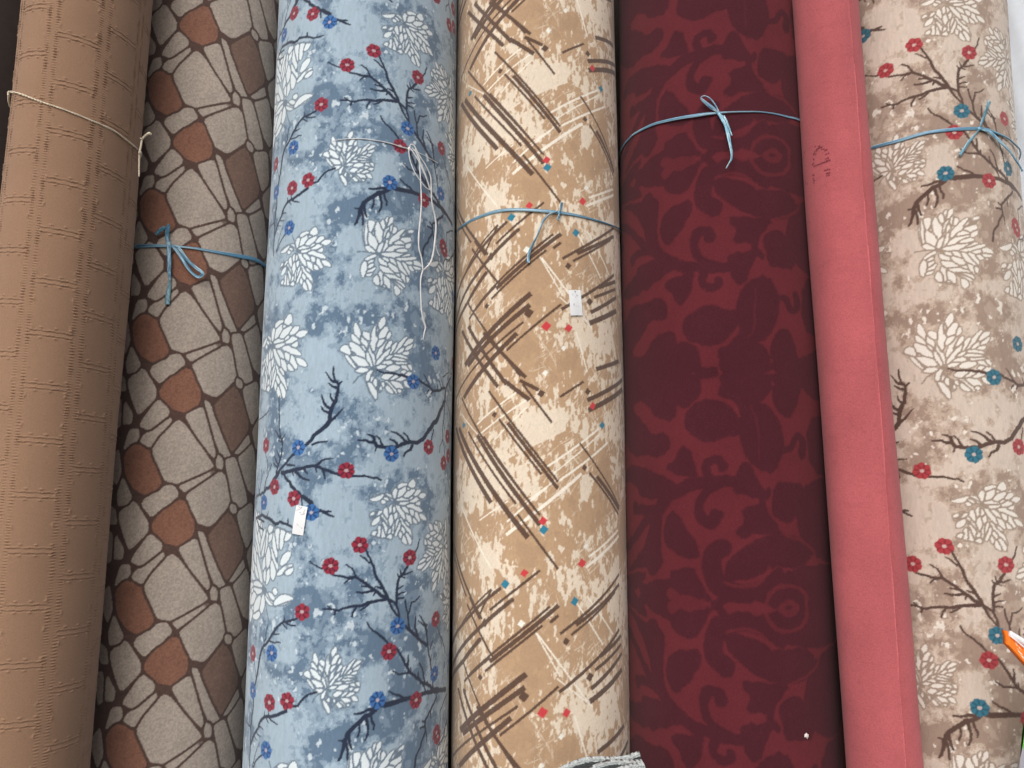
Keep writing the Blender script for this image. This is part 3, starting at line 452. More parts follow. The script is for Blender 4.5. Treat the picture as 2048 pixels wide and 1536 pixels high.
wu = (DM.fbm(.02, .02, 3, 61) * .0045 / DM.px).astype(int); wv = (DM.fbm(.014, .014, 3, 62) * .006 / DM.px).astype(int)
jj, ii = np.meshgrid(np.arange(DM.nh), np.arange(DM.nu), indexing='ij'); dmask = dmask[(jj + wv) % DM.nh, np.clip(ii + wu, 0, DM.nu - 1)]
for _ in range(5): dmask = (dmask + np.roll(dmask, 1, 0) + np.roll(dmask, -1, 0) + np.roll(dmask, 1, 1) + np.roll(dmask, -1, 1)) / 5
img_wine = np.ones((DM.nh, DM.nu, 3), np.float32) * s2l((97,38,45)).astype(np.float32)
img_wine = mix(img_wine, smooth(DM.fbm(.09, .09, 3, 3), -.1, .3) * .4, (92,36,43))
img_wine = mix(img_wine, dmask * .86, (68,29,38)); img_wine *= (1 + .16 * DM.fbm(.0016, .0022, 1, 3) + .07 * DM.fbm(.03, .03, 3, 8))[..., None]
lint = hit(WINE, (1611, 1471))

# ------------------------------------------------------------------ building the rolls
def node_mat(name, rough=.95, sheen=.25, bump=.25, nscale=900., var=.12, attr=True, col=(150,118,94)):
    m = bpy.data.materials.new(name); m.use_nodes = True; n = m.node_tree; b = n.nodes['Principled BSDF']
    b.inputs['Roughness'].default_value = rough; b.inputs['Specular IOR Level'].default_value = .12
    b.inputs['Sheen Weight'].default_value = sheen; b.inputs['Sheen Roughness'].default_value = .6
    if attr:
        src = n.nodes.new('ShaderNodeVertexColor'); src.layer_name = 'yarn'
    else:
        src = n.nodes.new('ShaderNodeRGB'); src.outputs[0].default_value = (*s2l(col), 1)
    tc = n.nodes.new('ShaderNodeTexCoord'); nz = n.nodes.new('ShaderNodeTexNoise'); nz.inputs['Scale'].default_value = nscale; nz.inputs['Detail'].default_value = 3
    n.links.new(tc.outputs['Object'], nz.inputs['Vector'])
    mr = n.nodes.new('ShaderNodeMapRange'); mr.inputs[1].default_value = .25; mr.inputs[2].default_value = .75; mr.inputs[3].default_value = 1 - var; mr.inputs[4].default_value = 1 + var
    n.links.new(nz.outputs['Fac'], mr.inputs[0])
    nb = n.nodes.new('ShaderNodeTexNoise'); nb.inputs['Scale'].default_value = 9; nb.inputs['Detail'].default_value = 4; n.links.new(tc.outputs['Object'], nb.inputs['Vector'])
    m2 = n.nodes.new('ShaderNodeMapRange'); m2.inputs[1].default_value = .3; m2.inputs[2].default_value = .7; m2.inputs[3].default_value = .95; m2.inputs[4].default_value = 1.05; n.links.new(nb.outputs['Fac'], m2.inputs[0])
    mm = n.nodes.new('ShaderNodeMath'); mm.operation = 'MULTIPLY'; n.links.new(mr.outputs[0], mm.inputs[0]); n.links.new(m2.outputs[0], mm.inputs[1])
    vm = n.nodes.new('ShaderNodeVectorMath'); vm.operation = 'SCALE'; n.links.new(src.outputs[0], vm.inputs[0]); n.links.new(mm.outputs[0], vm.inputs['Scale'])
    n.links.new(vm.outputs[0], b.inputs['Base Color'])
    bp = n.nodes.new('ShaderNodeBump'); bp.inputs['Strength'].default_value = bump; bp.inputs['Distance'].default_value = .0012
    n.links.new(nz.outputs['Fac'], bp.inputs['Height']); n.links.new(bp.outputs[0], b.inputs['Normal'])
    return m
def tag(o, label=None, cat=None, group=None, kind=None):
    if label: o['label'] = label
    if cat: o['category'] = cat
    if group: o['group'] = group
    if kind: o['kind'] = kind
    return o
def mesh_obj(name, V, Fc, mat, parent=None, cols=None, shade=True, lens_=None):
    me = bpy.data.meshes.new(name); V = np.asarray(V, np.float32)
    if isinstance(Fc, np.ndarray):
        me.vertices.add(len(V)); me.vertices.foreach_set('co', V.ravel()); nf = len(Fc)
        me.loops.add(nf * 4); me.loops.foreach_set('vertex_index', Fc.astype(np.int32).ravel()); me.polygons.add(nf)
        me.polygons.foreach_set('loop_start', np.arange(0, nf * 4, 4, dtype=np.int32)); me.update(calc_edges=True)
    else:
        me.from_pydata(V.tolist(), [], Fc); me.update()
    if shade: me.polygons.foreach_set('use_smooth', np.ones(len(me.polygons), bool))
    if cols is not None:
        at = me.color_attributes.new('yarn', 'FLOAT_COLOR', 'POINT'); at.data.foreach_set('color', np.c_[cols, np.ones(len(cols))].astype(np.float32).ravel())
    me.materials.append(mat); o = bpy.data.objects.new(name, me); scene.collection.objects.link(o)
    if parent: o.parent = parent
    return o
TOPH, BOTH = 1.45, -EYE
GROUP = 'rolled carpets standing on end in a row'
def roll_mesh(name, a, colf, mat, step=.00135, half=115., dispf=None, hi=1.13, lo=-.66, spiral=None, seed=0, top=TOPH):
    A, D, e1, e2, R = frame(a); A = A.copy()
    th_d = np.radians(half); nu = int(2 * th_d * R / step); uf = np.linspace(-th_d, th_d, nu) * R
    rest = np.linspace(th_d, 2 * math.pi - th_d, 40)[1:-1] * R; rest = np.where(rest > math.pi * R, rest - 2 * math.pi * R, rest)
    u = np.concatenate([uf, rest]); hs_ = np.concatenate([np.arange(BOTH, lo, .012), np.arange(lo, hi, step), np.arange(hi, top, .012), [top]])
    U, H = np.meshgrid(u, hs_); r = np.full(U.shape, R); TH = U / R
    r += .0009 * np.sin(TH * 3 + H * 2.1 + seed) + .0007 * np.sin(TH * 5 - H * 5.3 + seed * 2) + .0006 * np.sin(H * 11 + TH * 2 + seed)
    if dispf is not None: r = r + dispf(U, H)
    P = A + D * H[..., None] + r[..., None] * (np.sin(TH)[..., None] * e1 + np.cos(TH)[..., None] * e2); P[..., 2] += EYE
    P[..., 2] = np.maximum(P[..., 2], .002)
    n, m = U.shape; I = np.arange(n * m).reshape(n, m); J = np.roll(I, -1, 1)
    Fc = np.stack([I[:-1], J[:-1], J[1:], I[1:]], -1).reshape(-1, 4)
    rg = np.random.default_rng(seed); C = colf(U + rg.normal(0, .00032, U.shape), H + rg.normal(0, .00032, U.shape)).reshape(-1, 3)
    V = P.reshape(-1, 3); CC = [C]; VV = [V]; FF = [Fc]; base = n * m
    # top end: wound layers seen as rings sinking towards a hollow core
    ring_prev = I[-1]; k = 0
    while R - .007 * (k + 1) > .022 and k < 40:
        for dz, dr in ((-.003, .0005), (-.003, .005), (0., .0065)):
            rr_ = max(.02, R - .007 * k - dr); q = A + D * (top + dz) + rr_ * (np.sin(u / R)[:, None] * e1 + np.cos(u / R)[:, None] * e2); q[:, 2] += EYE
            VV.append(q); CC.append(np.tile(s2l((150, 130, 112)) if dr > .001 else C[-m:].mean(0), (m, 1))); idx = np.arange(base, base + m); base += m
            FF.append(np.stack([ring_prev, np.roll(ring_prev, -1), np.roll(idx, -1), idx], -1)); ring_prev = idx
        k += 2
    q = VV[-1] - D * .25; VV.append(q); CC.append(np.tile(s2l((70, 60, 54)), (m, 1))); idx = np.arange(base, base + m)
    FF.append(np.stack([ring_prev, np.roll(ring_prev, -1), np.roll(idx, -1), idx], -1))
    return mesh_obj(name, np.concatenate(VV), np.concatenate(FF), mat, cols=np.concatenate(CC))

m_pile = node_mat('printed_pile', bump=.35, nscale=800, var=.10)
m_heather = node_mat('heather_pile', bump=.4, nscale=750, var=.16)
m_felt = node_mat('embossed_felt', bump=.25, nscale=700, var=.08, sheen=.1)
m_wine = node_mat('wine_pile', bump=.4, nscale=800, var=.14, sheen=.05)
m_back = node_mat('pink_felt_backing', bump=.6, nscale=420, var=.11, sheen=.1)

o = roll_mesh('carpet_roll', BLUE, lambda u, h: FL.sample(img_blue, u, h), m_pile, seed=1)
tag(o, 'grey blue carpet roll printed with white leaves and dark branches', 'carpet roll', GROUP)
o = roll_mesh('carpet_roll', TAUPE, lambda u, h: FL.sample(img_taupe, u - DU, h - DH), m_pile, seed=2)
tag(o, 'taupe carpet roll printed with white leaves, brown branches and teal flowers', 'carpet roll', GROUP)
o = roll_mesh('carpet_roll', STONE, lambda u, h: ST.sample(img_stone, u - STW * h, h), m_heather, seed=3)
tag(o, 'brown carpet roll patterned with taupe and rust cobble shapes', 'carpet roll', GROUP)
o = roll_mesh('carpet_roll', CREAM, lambda u, h: CR.sample(img_cream, u - CTW * h, h), m_pile, seed=4)
tag(o, 'cream and tan carpet roll printed with crossing brown strokes and small diamonds', 'carpet roll', GROUP)
o = roll_mesh('carpet_roll', WINE, lambda u, h: DM.sample(img_wine, u, h), m_wine, seed=5)
tag(o, 'wine red carpet roll with darker damask leaves and scrolls', 'carpet roll', GROUP)

# embossed brown roll
COLS = [-.131, -.0595, .012, .0835, .150, .221, -.2025]
RPH = {0: -.01, 1: .251, 2: -.042, 3: -.005, 4: -.033, 5: .01, 6: .02}
def emb(U, H):
    sh = U.shape; d = np.zeros(sh); rg = np.random.default_rng(5)
    def g(x, w): return np.exp(-(x / w) ** 2)
    wob = .0005 * np.sin(H * 310) + .0005 * np.sin(H * 731 + 1)
    for n_, c in enumerate(COLS):
        for s_ in (-.0062, .0062):
            x = U - c - s_ - wob; ph = n_ * 1.7 + s_ * 900
            lad = np.sin(H * 2 * math.pi / .0043 + 1.6 * np.sin(H * 97 + ph) + U * 120)
            amp = .55 + .45 * np.sin(H * 61 + ph) * np.sin(H * 143 + ph * 2)
            d += .0015 * lad * amp * g(x, .0028)
            nub = np.clip(np.sin(H * 210 + ph * 3) * np.sin(H * 83 + ph) - .45, 0, 1)
            d += .0018 * nub * g(x - .0042 * np.sign(s_), .0017)
    cs = sorted(COLS)
    for i, c in enumerate(cs[:-1]):
        k = COLS.index(c); inside = (U > c + .0075) * (U < cs[i + 1] - .0075); ph = RPH.get(k, 0.)
        hh = (H - ph - (U - c) * -.06 + .0406) % .0812 - .0406; w2 = .0004 * np.sin(U * 420) + .0003 * np.sin(U * 1100)
        for s_ in (-.0036, .0036):
            y = hh - s_ - w2
            d += inside * (.0010 * g(y, .00105) - .0009 * g(y + .0022, .0011)) * (.75 + .25 * np.sin(U * 260 + H * 40))
        tk = np.clip(np.sin(U * 330 + ph * 90) * 2 - 1.0, 0, 1)
        d += inside * tk * .0012 * (g(hh - .0080, .0013) + g(hh + .0080, .0013))
    return d
def brown_col(u, h):
    rg = np.random.default_rng(3); c = np.ones(u.shape + (3,)) * s2l((152, 120, 97))
    c *= (1 + .05 * rg.normal(0, 1, u.shape))[..., None]
    return c
o = roll_mesh('carpet_roll', BROWN, brown_col, m_felt, dispf=emb, step=.0008, half=105, seed=6, hi=1.05, lo=-.6)
tag(o, 'plain brown carpet roll with embossed stitched brick lines', 'carpet roll', GROUP)

# pink backed roll: felt backing outward, last wrap ends in a cut edge down its right side
def lap_u(h): return .0055 + .008 * (h - .14)
def pinkd(U, H):
    x = U - lap_u(H) - .0006 * np.sin(H * 23) - .0003 * np.sin(H * 61)
    return np.where(x > 0, -.0062, 0.) + .0007 * np.exp(-((x + .001) / .0012) ** 2)
marks = []
for (x, y) in [(470,380),(480,370),(492,365),(505,358),(518,354),(530,346),(545,342),(560,338),(560,372),(590,370),(612,392),(625,384),(640,380),(665,435),(630,450),(445,410),(458,445),(432,450),(425,440),(480,395),(420,520),(428,532),(415,600),(425,590),(408,606),
    (430,632),(450,626),(470,619),(490,612),(510,604),(530,597),(550,590),(570,583),(590,577),(610,570),(630,562),(650,556),(670,550),(688,543),(630,520),(660,505),(640,550),(665,515),(610,695),(635,692),(655,684),(680,686),(640,745),(680,735),(640,778),(675,770),(660,742),
    (430,770),(414,772),(422,820),(440,850),(430,885),(422,850),(325,885),(340,905),(315,915),(300,940),(520,318),(510,330),(450,330),(290,490),(285,520),(288,560),(300,420)]:
    marks.append(hit(PINK, (1570 + x / 7.68, 250 + y / 7.68)))
PK = Sheet(-.13, .13, -1.6, 3.2, .002); mott = PK.fbm(.03, .06, 5, 12, .65)
scf = smooth(PK.fbm(.018, .006, 4, 31, .7), .34, .5)
def pink_col(u, h):
    rg = np.random.default_rng(9); c = np.ones(u.shape + (3,)) * s2l((181, 93, 98))
    c *= (1 + .035 * rg.normal(0, 1, u.shape) + .03 * np.sin(h * 9 + u * 30) * np.sin(h * 31) + .08 * PK.sample(mott[..., None], u, h)[..., 0])[..., None]
    x = u - lap_u(h); c = c * (1 + .45 * np.exp(-(np.abs(x + .0006) / .0010) ** 2))[..., None]  # pale cut edge, with an edge highlight painted into its colour
    k = np.zeros(u.shape)
    sel = (h > .3) & (h < .6)
    uu, hh = u[sel], h[sel]; kk = np.zeros(uu.shape)
    for (a, b) in marks: kk = np.maximum(kk, np.exp(-(((uu - a) ** 2 + (hh - b) ** 2) / .0016 ** 2) ** 1.5))
    k[sel] = kk * .95
    fib = (np.sin(u * 700 + np.sin(h * 40) * 9) * np.sin(h * 260 + u * 130) > .93) * .16
    k = np.maximum(k, fib); k = np.maximum(k, .09 * PK.sample(scf[..., None], u, h)[..., 0])
    return c * (1 - k[..., None]) + s2l((96, 30, 44)) * k[..., None]
o = roll_mesh('carpet_roll', PINK, pink_col, m_back, dispf=pinkd, step=.0009, half=115, seed=7, top=1.38)
tag(o, 'narrow roll with plain pink backing outwards beside the wine red roll', 'carpet roll', GROUP)

# far left dark roll, white wrapped roll on the far right
DARK = (-1.06, 1.30, 0, 0, .15)
def flat_col(c, v=.05):
    def f(u, h):
        rg = np.random.default_rng(2); return np.ones(u.shape + (3,)) * s2l(c) * (1 + v * rg.normal(0, 1, u.shape))[..., None]
    return f
o = roll_mesh('carpet_roll', DARK, flat_col((52, 43, 40)), m_felt, step=.006, seed=8)
tag(o, 'dark brown carpet roll at the far left edge', 'carpet roll', GROUP)
WHITE = (1.115, 1.36, 0, 0, .165)
m_plastic = node_mat('milky_plastic_wrap', rough=.38, sheen=0, bump=.05, nscale=60, var=.03)
def wrap_d(U, H): return .002 * np.sin(U * 40 + H * 7) * np.sin(H * 13 + U * 9) + .0008 * np.sin(U * 170 + H * 25)
o = roll_mesh('wrapped_roll', WHITE, flat_col((214, 221, 230), .01), m_plastic, step=.004, dispf=wrap_d, seed=9)
tag(o, 'roll wrapped in milky white plastic behind the taupe roll', 'wrapped roll')

# ------------------------------------------------------------------ lint fleck
def blob_obj(name, c, r, mat):
    rg = np.random.default_rng(4); V = []; Fc = []; n1, n2 = 8, 12
    for i in range(n1 + 1):
        for j in range(n2):
            a = math.pi * i / n1; b = 2 * math.pi * j / n2; q = r * (1 + .35 * rg.normal()) if 0 < i < n1 else r
            V.append([c[0] + q * math.sin(a) * math.cos(b), c[1] + q * .5 * math.sin(a) * math.sin(b), c[2] + q * math.cos(a)])
    for i in range(n1):
        for j in range(n2): Fc.append([i * n2 + j, i * n2 + (j + 1) % n2, (i + 1) * n2 + (j + 1) % n2, (i + 1) * n2 + j])
    return mesh_obj(name, V, Fc, mat)
def simple(name, col, rough=.6, spec=.4, bump=0., scale=300., var=.06, trans=0.):
    m = node_mat(name, rough=rough, sheen=0, bump=bump, nscale=scale, var=var, attr=False, col=col); m.node_tree.nodes['Principled BSDF'].inputs['Specular IOR Level'].default_value = spec
    return m
m_lint = simple('lint', (225, 215, 210), .9, .1)
tag(blob_obj('lint_fleck', surf(WINE, *lint, .0012), .0032, m_lint), 'tiny white lint fleck low on the wine red roll', 'lint')

# ------------------------------------------------------------------ ribbons, twine, tags
def mk_ribbon_mat():
    m = bpy.data.materials.new('blue_plastic_ribbon'); m.use_nodes = True; n = m.node_tree; b = n.nodes['Principled BSDF']
    b.inputs['Roughness'].default_value = .3; b.inputs['Specular IOR Level'].default_value = .6
    at = n.nodes.new('ShaderNodeVertexColor'); at.layer_name = 'yarn'; n.links.new(at.outputs[0], b.inputs['Base Color'])
    return m
m_rib = mk_ribbon_mat()
def strip(name, pts, ws, twist, parent, nrm, seed=0, mat=None, c0=(88, 142, 176), c1=(176, 212, 226), thick=.0005):
    """a flat folded tape swept along 3-D points; nrm gives the outward normal at each point"""
    P = np.array(pts, float); n0 = len(P); s = np.linspace(0, 1, n0); M = max(24, n0 * 6); t = np.linspace(0, 1, M)
    def cr(Y):
        i = np.clip((t * (n0 - 1)).astype(int), 0, n0 - 2); f = (t * (n0 - 1) - i)[:, None]; g = lambda k: Y[np.clip(i + k, 0, n0 - 1)]
        return .5 * (2 * g(0) + (g(1) - g(-1)) * f + (2 * g(-1) - 5 * g(0) + 4 * g(1) - g(2)) * f ** 2 + (3 * g(0) - g(-1) - 3 * g(1) + g(2)) * f ** 3)
    Q = cr(P); N = cr(np.array(nrm, float)); N /= np.linalg.norm(N, axis=1)[:, None]
    T = np.gradient(Q, axis=0); T /= np.linalg.norm(T, axis=1)[:, None] + 1e-9; B = np.cross(T, N); B /= np.linalg.norm(B, axis=1)[:, None] + 1e-9; N = np.cross(B, T)
    w = np.interp(t, np.linspace(0, 1, len(ws)), ws); tw = np.interp(t, np.linspace(0, 1, len(twist)), twist)
    rg = np.random.default_rng(seed); xs = np.linspace(-1, 1, 7); V = []; C = []
    ridge = np.array([0, .25, .9, .2, .8, .1, 0]) * .0011; fil = np.array([np.interp(np.linspace(0, 1, M), np.linspace(0, 1, 14), rg.random(14)) for _ in range(7)])
    for side in (1, -1):
        for k, x in enumerate(xs):
            b = B * np.cos(tw)[:, None] + N * np.sin(tw)[:, None]; nn = N * np.cos(tw)[:, None] - B * np.sin(tw)[:, None]
            V.append(Q + b * (w * x / 2)[:, None] + nn * (side * thick / 2 + ridge[k] * side))
            wv = (smooth(fil[k], .35, .95) * .9)[:, None]; c = s2l(c0) * (1 - wv) * (.75 + .25 * (k % 2)) + s2l(c1) * wv  # pale lengthwise stripes paint the white highlights of crinkled fibre into the colour
            C.append(c * (1 + .12 * np.sin(t * 37 + k + seed) + .08 * rg.normal(0, 1, M))[:, None])
    V = np.array(V); C = np.array(C); K = 14; I = np.arange(K * M).reshape(K, M)
    order = list(range(7)) + list(range(13, 6, -1)); Fc = []
    for a_, b_ in zip(order, order[1:] + order[:1]):
        for j in range(M - 1): Fc.append([int(I[a_, j]), int(I[a_, j + 1]), int(I[b_, j + 1]), int(I[b_, j])])
    Fc.append([int(I[k, 0]) for k in order]); Fc.append([int(I[k, M - 1]) for k in order[::-1]])
    return mesh_obj(name, V.reshape(-1, 3), Fc, mat or m_rib, parent, cols=np.clip(C.reshape(-1, 3), 0, 1))
def out_n(a, u):
    A, D, e1, e2, R = frame(a); return math.sin(u / R) * e1 + math.cos(u / R) * e2
def on_roll(a, pxs, lift, z=(0, 0, 1)):
    P = []; N = []
    lift = np.interp(np.linspace(0, 1, len(pxs)), np.linspace(0, 1, len(np.atleast_1d(lift))), np.atleast_1d(lift))
    for (x, y), l in zip(pxs, lift):
        a2 = a[:4] + (a[4] + l,); u, h = hit(a2, (z[0] + x / z[2], z[1] + y / z[2])); th = u / a2[4]
        P.append(surf(a, th * a[4], h, l)); N.append(out_n(a, th * a[4]))
    return P, N
def around(a, P0, P1, lift, n=26):
    """carry a band round the back of the roll from its right end to its left end"""
    A, D, e1, e2, R = frame(a)
    def uh(p):
        q = np.array([p[0], p[1], p[2] - EYE]) - A; return math.atan2(q @ e1, q @ e2), q @ D
    t1, h1 = uh(P1); t0, h0 = uh(P0); P = []; N = []
    for k in range(1, n):
        f = k / n; th = t1 + (t0 + 2 * math.pi - t1) * f; P.append(surf(a, th * R, h1 + (h0 - h1) * f, lift)); N.append(out_n(a, th * R))
    return P, N
def empty(name, loc):
    o = bpy.data.objects.new(name, None); o.empty_display_size = .02; scene.collection.objects.link(o); o.location = (0, 0, 0); return o
def knot(parent, c, r, mat=None, seed=0, c0=(120, 175, 205)):
    V = []; Fc = []; rg = np.random.default_rng(seed); n1, n2 = 10, 12
    for i in range(n1 + 1):
        for j in range(n2):
            a = math.pi * i / n1; b = 2 * math.pi * j / n2; q = r * (1 + .22 * math.sin(3 * a + 2 * b + seed))
            V.append([c[0] + q * math.sin(a) * math.cos(b), c[1] + .7 * q * math.sin(a) * math.sin(b), c[2] + q * math.cos(a)])
    for i in range(n1):
        for j in range(n2): Fc.append([i * n2 + j, i * n2 + (j + 1) % n2, (i + 1) * n2 + (j + 1) % n2, (i + 1) * n2 + j])
    return mesh_obj('knot', V, Fc, mat or m_rib, parent, cols=np.tile(s2l(c0), (len(V), 1)))
RG = 'ribbons tied round the carpet rolls'
px = .00086
# ribbon on the stone roll
zr = (260, 420, 6.827); t = empty('ribbon', None); tag(t, 'blue ribbon tied round the cobble patterned roll', 'ribbon', RG)
P, N = on_roll(STONE, [(90,500),(200,492),(320,488),(430,490),(540,490),(640,498),(760,508),(900,525),(1100,560),(1300,595),(1480,628),(1650,660),(1760,700),(1850,765)], .002, zr)
P2, N2 = around(STONE, P[0], P[-1], .002)
strip('band', P + P2 + [P[0]], [.0075,.0062,.0036,.0045,.0085,.0095,.0085,.006,.005,.005,.005,.005,.005,.005,.005,.0075], [0, .1, .3, 0, 0, 0, 0], t, N + N2 + [N[0]], 1)
P, N = on_roll(STONE, [(530,190),(515,260),(505,350),(515,430)], [.010, .008, .006, .006], zr); strip('tail', P, [.003, .008, .006, .006], [.6, .2, .4, 0], t, N, 2, c0=(70, 128, 160), c1=(120, 170, 195))
P, N = on_roll(STONE, [(480,235),(420,275),(350,335)], [.009, .008, .007], zr); strip('tail', P, [.006, .008, .005], [.2, .5, .2], t, N, 22, c0=(62, 122, 150), c1=(120, 170, 195))
P, N = on_roll(STONE, [(525,430),(530,560),(535,700),(535,850),(545,960)], [.008, .007, .008, .006, .004], zr); strip('tail', P, [.0072, .007, .007, .006, .003], [.1, .2, .1, .2, .5], t, N, 3)
P, N = on_roll(STONE, [(545,960),(530,1080),(515,1180),(510,1290)], [.004, .003, .003, .003], zr); strip('tail', P, [.003, .007, .008, .008], [.5, .2, 0, 0], t, N, 4, c0=(100, 148, 165), c1=(140, 180, 190))
P, N = on_roll(STONE, [(570,490),(640,560),(720,680),(790,790),(860,870),(930,915),(985,890),(980,850),(900,790),(820,720),(750,640),(690,550),(640,505),(575,490)], [.004,.006,.008,.009,.010,.012,.016,.016,.012,.010,.009,.008,.006,.005], zr)
strip('loop', P, [.004, .006, .006, .006, .006, .006, .006, .005], [.3, .1, .6, .2, .1, .5, .2, .3], t, N, 5)
knot(t, on_roll(STONE, [(535, 488)], .005, zr)[0][0], .0042, seed=1)
# ribbon on the cream roll
zr = (880, 380, 5.251); t = empty('ribbon', None); tag(t, 'blue ribbon arched round the cream stroke patterned roll', 'ribbon', RG)
P, N = on_roll(CREAM, [(150,470),(220,390),(330,320),(470,260),(640,215),(820,205),(980,212),(1120,222),(1240,235),(1380,255),(1540,290),(1700,335),(1850,390),(1940,435)], .002, zr)
P2, N2 = around(CREAM, P[0], P[-1], .002)
strip('band', P + P2 + [P[0]], [.004,.006,.0055,.006,.004,.0022,.003,.0035,.003,.004,.004,.004,.004,.004,.004,.004], [0, .1, .3, .1, 0, 0], t, N + N2 + [N[0]], 6)
P, N = on_roll(CREAM, [(1230,225),(1160,250),(1095,310),(1050,400),(1010,500),(960,600),(930,690),(928,765)], [.004, .007, .010, .010, .008, .006, .005, .005], zr); strip('tail', P, [.003, .0045, .004, .004, .005, .006], [.3, .6, .2, .7, .3, .1], t, N, 7, c0=(96, 150, 180), c1=(215, 232, 238))
P, N = on_roll(CREAM, [(1280,130),(1270,190),(1255,250),(1235,315)], [.008, .006, .006, .008], zr); strip('tail', P, [.006, .004, .004, .005], [.4, .2, .6, .3], t, N, 8)
knot(t, on_roll(CREAM, [(1258, 235)], .004, zr)[0][0], .0035, seed=2)
# ribbon on the wine roll
zr = (1240, 170, 5.535); t = empty('ribbon', None); tag(t, 'blue ribbon with small top loop on the wine red roll', 'ribbon', RG)
P, N = on_roll(WINE, [(130,560),(230,500),(370,435),(520,395),(680,362),(820,340),(960,320),(1090,308),(1240,298),(1400,295),(1560,298),(1720,320),(1850,350),(1975,382)], .002, zr)
P2, N2 = around(WINE, P[0], P[-1], .002)
strip('band', P + P2 + [P[0]], [.004,.005,.006,.0025,.0025,.0048,.006,.006,.006,.005,.005,.005,.005,.005,.005,.004], [0, 0, .2, .5, 0, 0, 0], t, N + N2 + [N[0]], 9)
P, N = on_roll(WINE, [(1090,300),(1030,260),(970,215),(905,160),(900,135),(935,122),(990,145),(1040,200),(1075,260),(1095,300)], [.004,.005,.007,.009,.010,.010,.009,.008,.006,.005], zr); strip('loop', P, [.004, .0065, .0055, .002, .002, .0025, .003, .003], [.2, .3, .2, .9, 1.1, .9, .8, .6], t, N, 10, c1=(215, 222, 226))
P, N = on_roll(WINE, [(1090,310),(1140,380),(1175,450),(1195,540),(1215,640),(1235,740),(1232,820),(1205,870),(1175,925)], [.005, .007, .008, .010, .012, .014, .016, .016, .014], zr); strip('tail', P, [.005, .008, .007, .0065, .005, .004, .003, .0022], [.1, .2, .1, .3, .3, .5, .7, .8], t, N, 11, c0=(100, 165, 195), c1=(200, 228, 235))
P, N = on_roll(WINE, [(1150,340),(1180,400),(1210,480),(1240,560)], [.007, .009, .010, .011], zr); strip('tail', P, [.003, .004, .0035, .002], [.4, .4, .5, .5], t, N, 12, c0=(100, 165, 195), c1=(200, 228, 235))
knot(t, on_roll(WINE, [(1090, 305)], .004, zr)[0][0], .003, seed=3)
# ribbon on the taupe roll
zr = (1700, 180, 5.885); t = empty('ribbon', None); tag(t, 'blue ribbon with crossed ends on the taupe leaf patterned roll', 'ribbon', RG)
P, N = on_roll(TAUPE, [(60,745),(160,710),(360,650),(560,600),(760,540),(920,500),(1080,478),(1240,462),(1380,455),(1520,452),(1620,465),(1740,510),(1860,570),(1950,650)], .002, zr)
P2, N2 = around(TAUPE, P[0], P[-1], .002)
strip('band', P + P2 + [P[0]], [.006,.006,.006,.006,.0045,.0025,.003,.004,.004,.004,.004,.004,.004,.004,.004,.005], [0, .1, 0, .3, .1, 0], t, N + N2 + [N[0]], 13)
P, N = on_roll(TAUPE, [(1520,455),(1640,490),(1720,560),(1790,630),(1870,710),(1940,810),(2000,900),(2030,960)], [.004,.005,.006,.007,.008,.010,.012,.014], zr); strip('tail', P, [.004, .007, .008, .006, .005, .005], [.2, .1, .2, .3, .2], t, N, 14)
P, N = on_roll(TAUPE, [(1640,130),(1610,220),(1580,310),(1545,400),(1520,460),(1470,530),(1400,610),(1340,700),(1290,770)], [.012,.011,.009,.006,.004,.005,.006,.006,.006], zr); strip('tail', P, [.009, .008, .006, .004, .003, .005, .005, .005], [.3, .5, .2, .6, .3, .2, .1], t, N, 15, c0=(92, 152, 178), c1=(180, 214, 225))
knot(t, on_roll(TAUPE, [(1522, 455)], .004, zr)[0][0], .003, seed=4)

def twine_mat(name, col):
    return simple(name, col, .7, .3, .5, 1500, .15)
m_tw1 = twine_mat('cream_twine', (222, 208, 186)); m_tw2 = twine_mat('white_twine', (232, 234, 236))
def tube(name, P, rads, mat, parent=None, n=8, strands=2, pitch=.006):
    """twisted two-ply string: overlapping plies in one mesh"""
    P = np.array(P, float); n0 = len(P); M = max(40, n0 * 10); t = np.linspace(0, 1, M)
    i = np.clip((t * (n0 - 1)).astype(int), 0, n0 - 2); f = (t * (n0 - 1) - i)[:, None]; g = lambda k: P[np.clip(i + k, 0, n0 - 1)]
    Q = .5 * (2 * g(0) + (g(1) - g(-1)) * f + (2 * g(-1) - 5 * g(0) + 4 * g(1) - g(2)) * f ** 2 + (3 * g(0) - g(-1) - 3 * g(1) + g(2)) * f ** 3)
    T = np.gradient(Q, axis=0); T /= np.linalg.norm(T, axis=1)[:, None] + 1e-9; X = np.cross(T, [0.3, .2, 1.]); X /= np.linalg.norm(X, axis=1)[:, None] + 1e-9; Y = np.cross(T, X)
    s = np.r_[0, np.cumsum(np.linalg.norm(np.diff(Q, axis=0), axis=1))]; rad = np.interp(t, np.linspace(0, 1, len(rads)), rads); V = []; Fc = []; b = 0
    for k in range(strands):
        ph = s / pitch * 2 * math.pi + 2 * math.pi * k / strands; off = (0. if strands == 1 else 1.) * (X * np.cos(ph)[:, None] + Y * np.sin(ph)[:, None]) * (rad * .45)[:, None]
        for j in range(M):
            for q in range(n):
                a = 2 * math.pi * q / n; V.append(Q[j] + off[j] + (X[j] * math.cos(a) + Y[j] * math.sin(a)) * rad[j] * .68)
        for j in range(M - 1):
            for q in range(n): Fc.append([b + j * n + q, b + j * n + (q + 1) % n, b + (j + 1) * n + (q + 1) % n, b + (j + 1) * n + q])
        Fc.append([b + q for q in range(n)][::-1]); Fc.append([b + (M - 1) * n + q for q in range(n)]); b += M * n
    return mesh_obj(name, V, Fc, mat, parent)
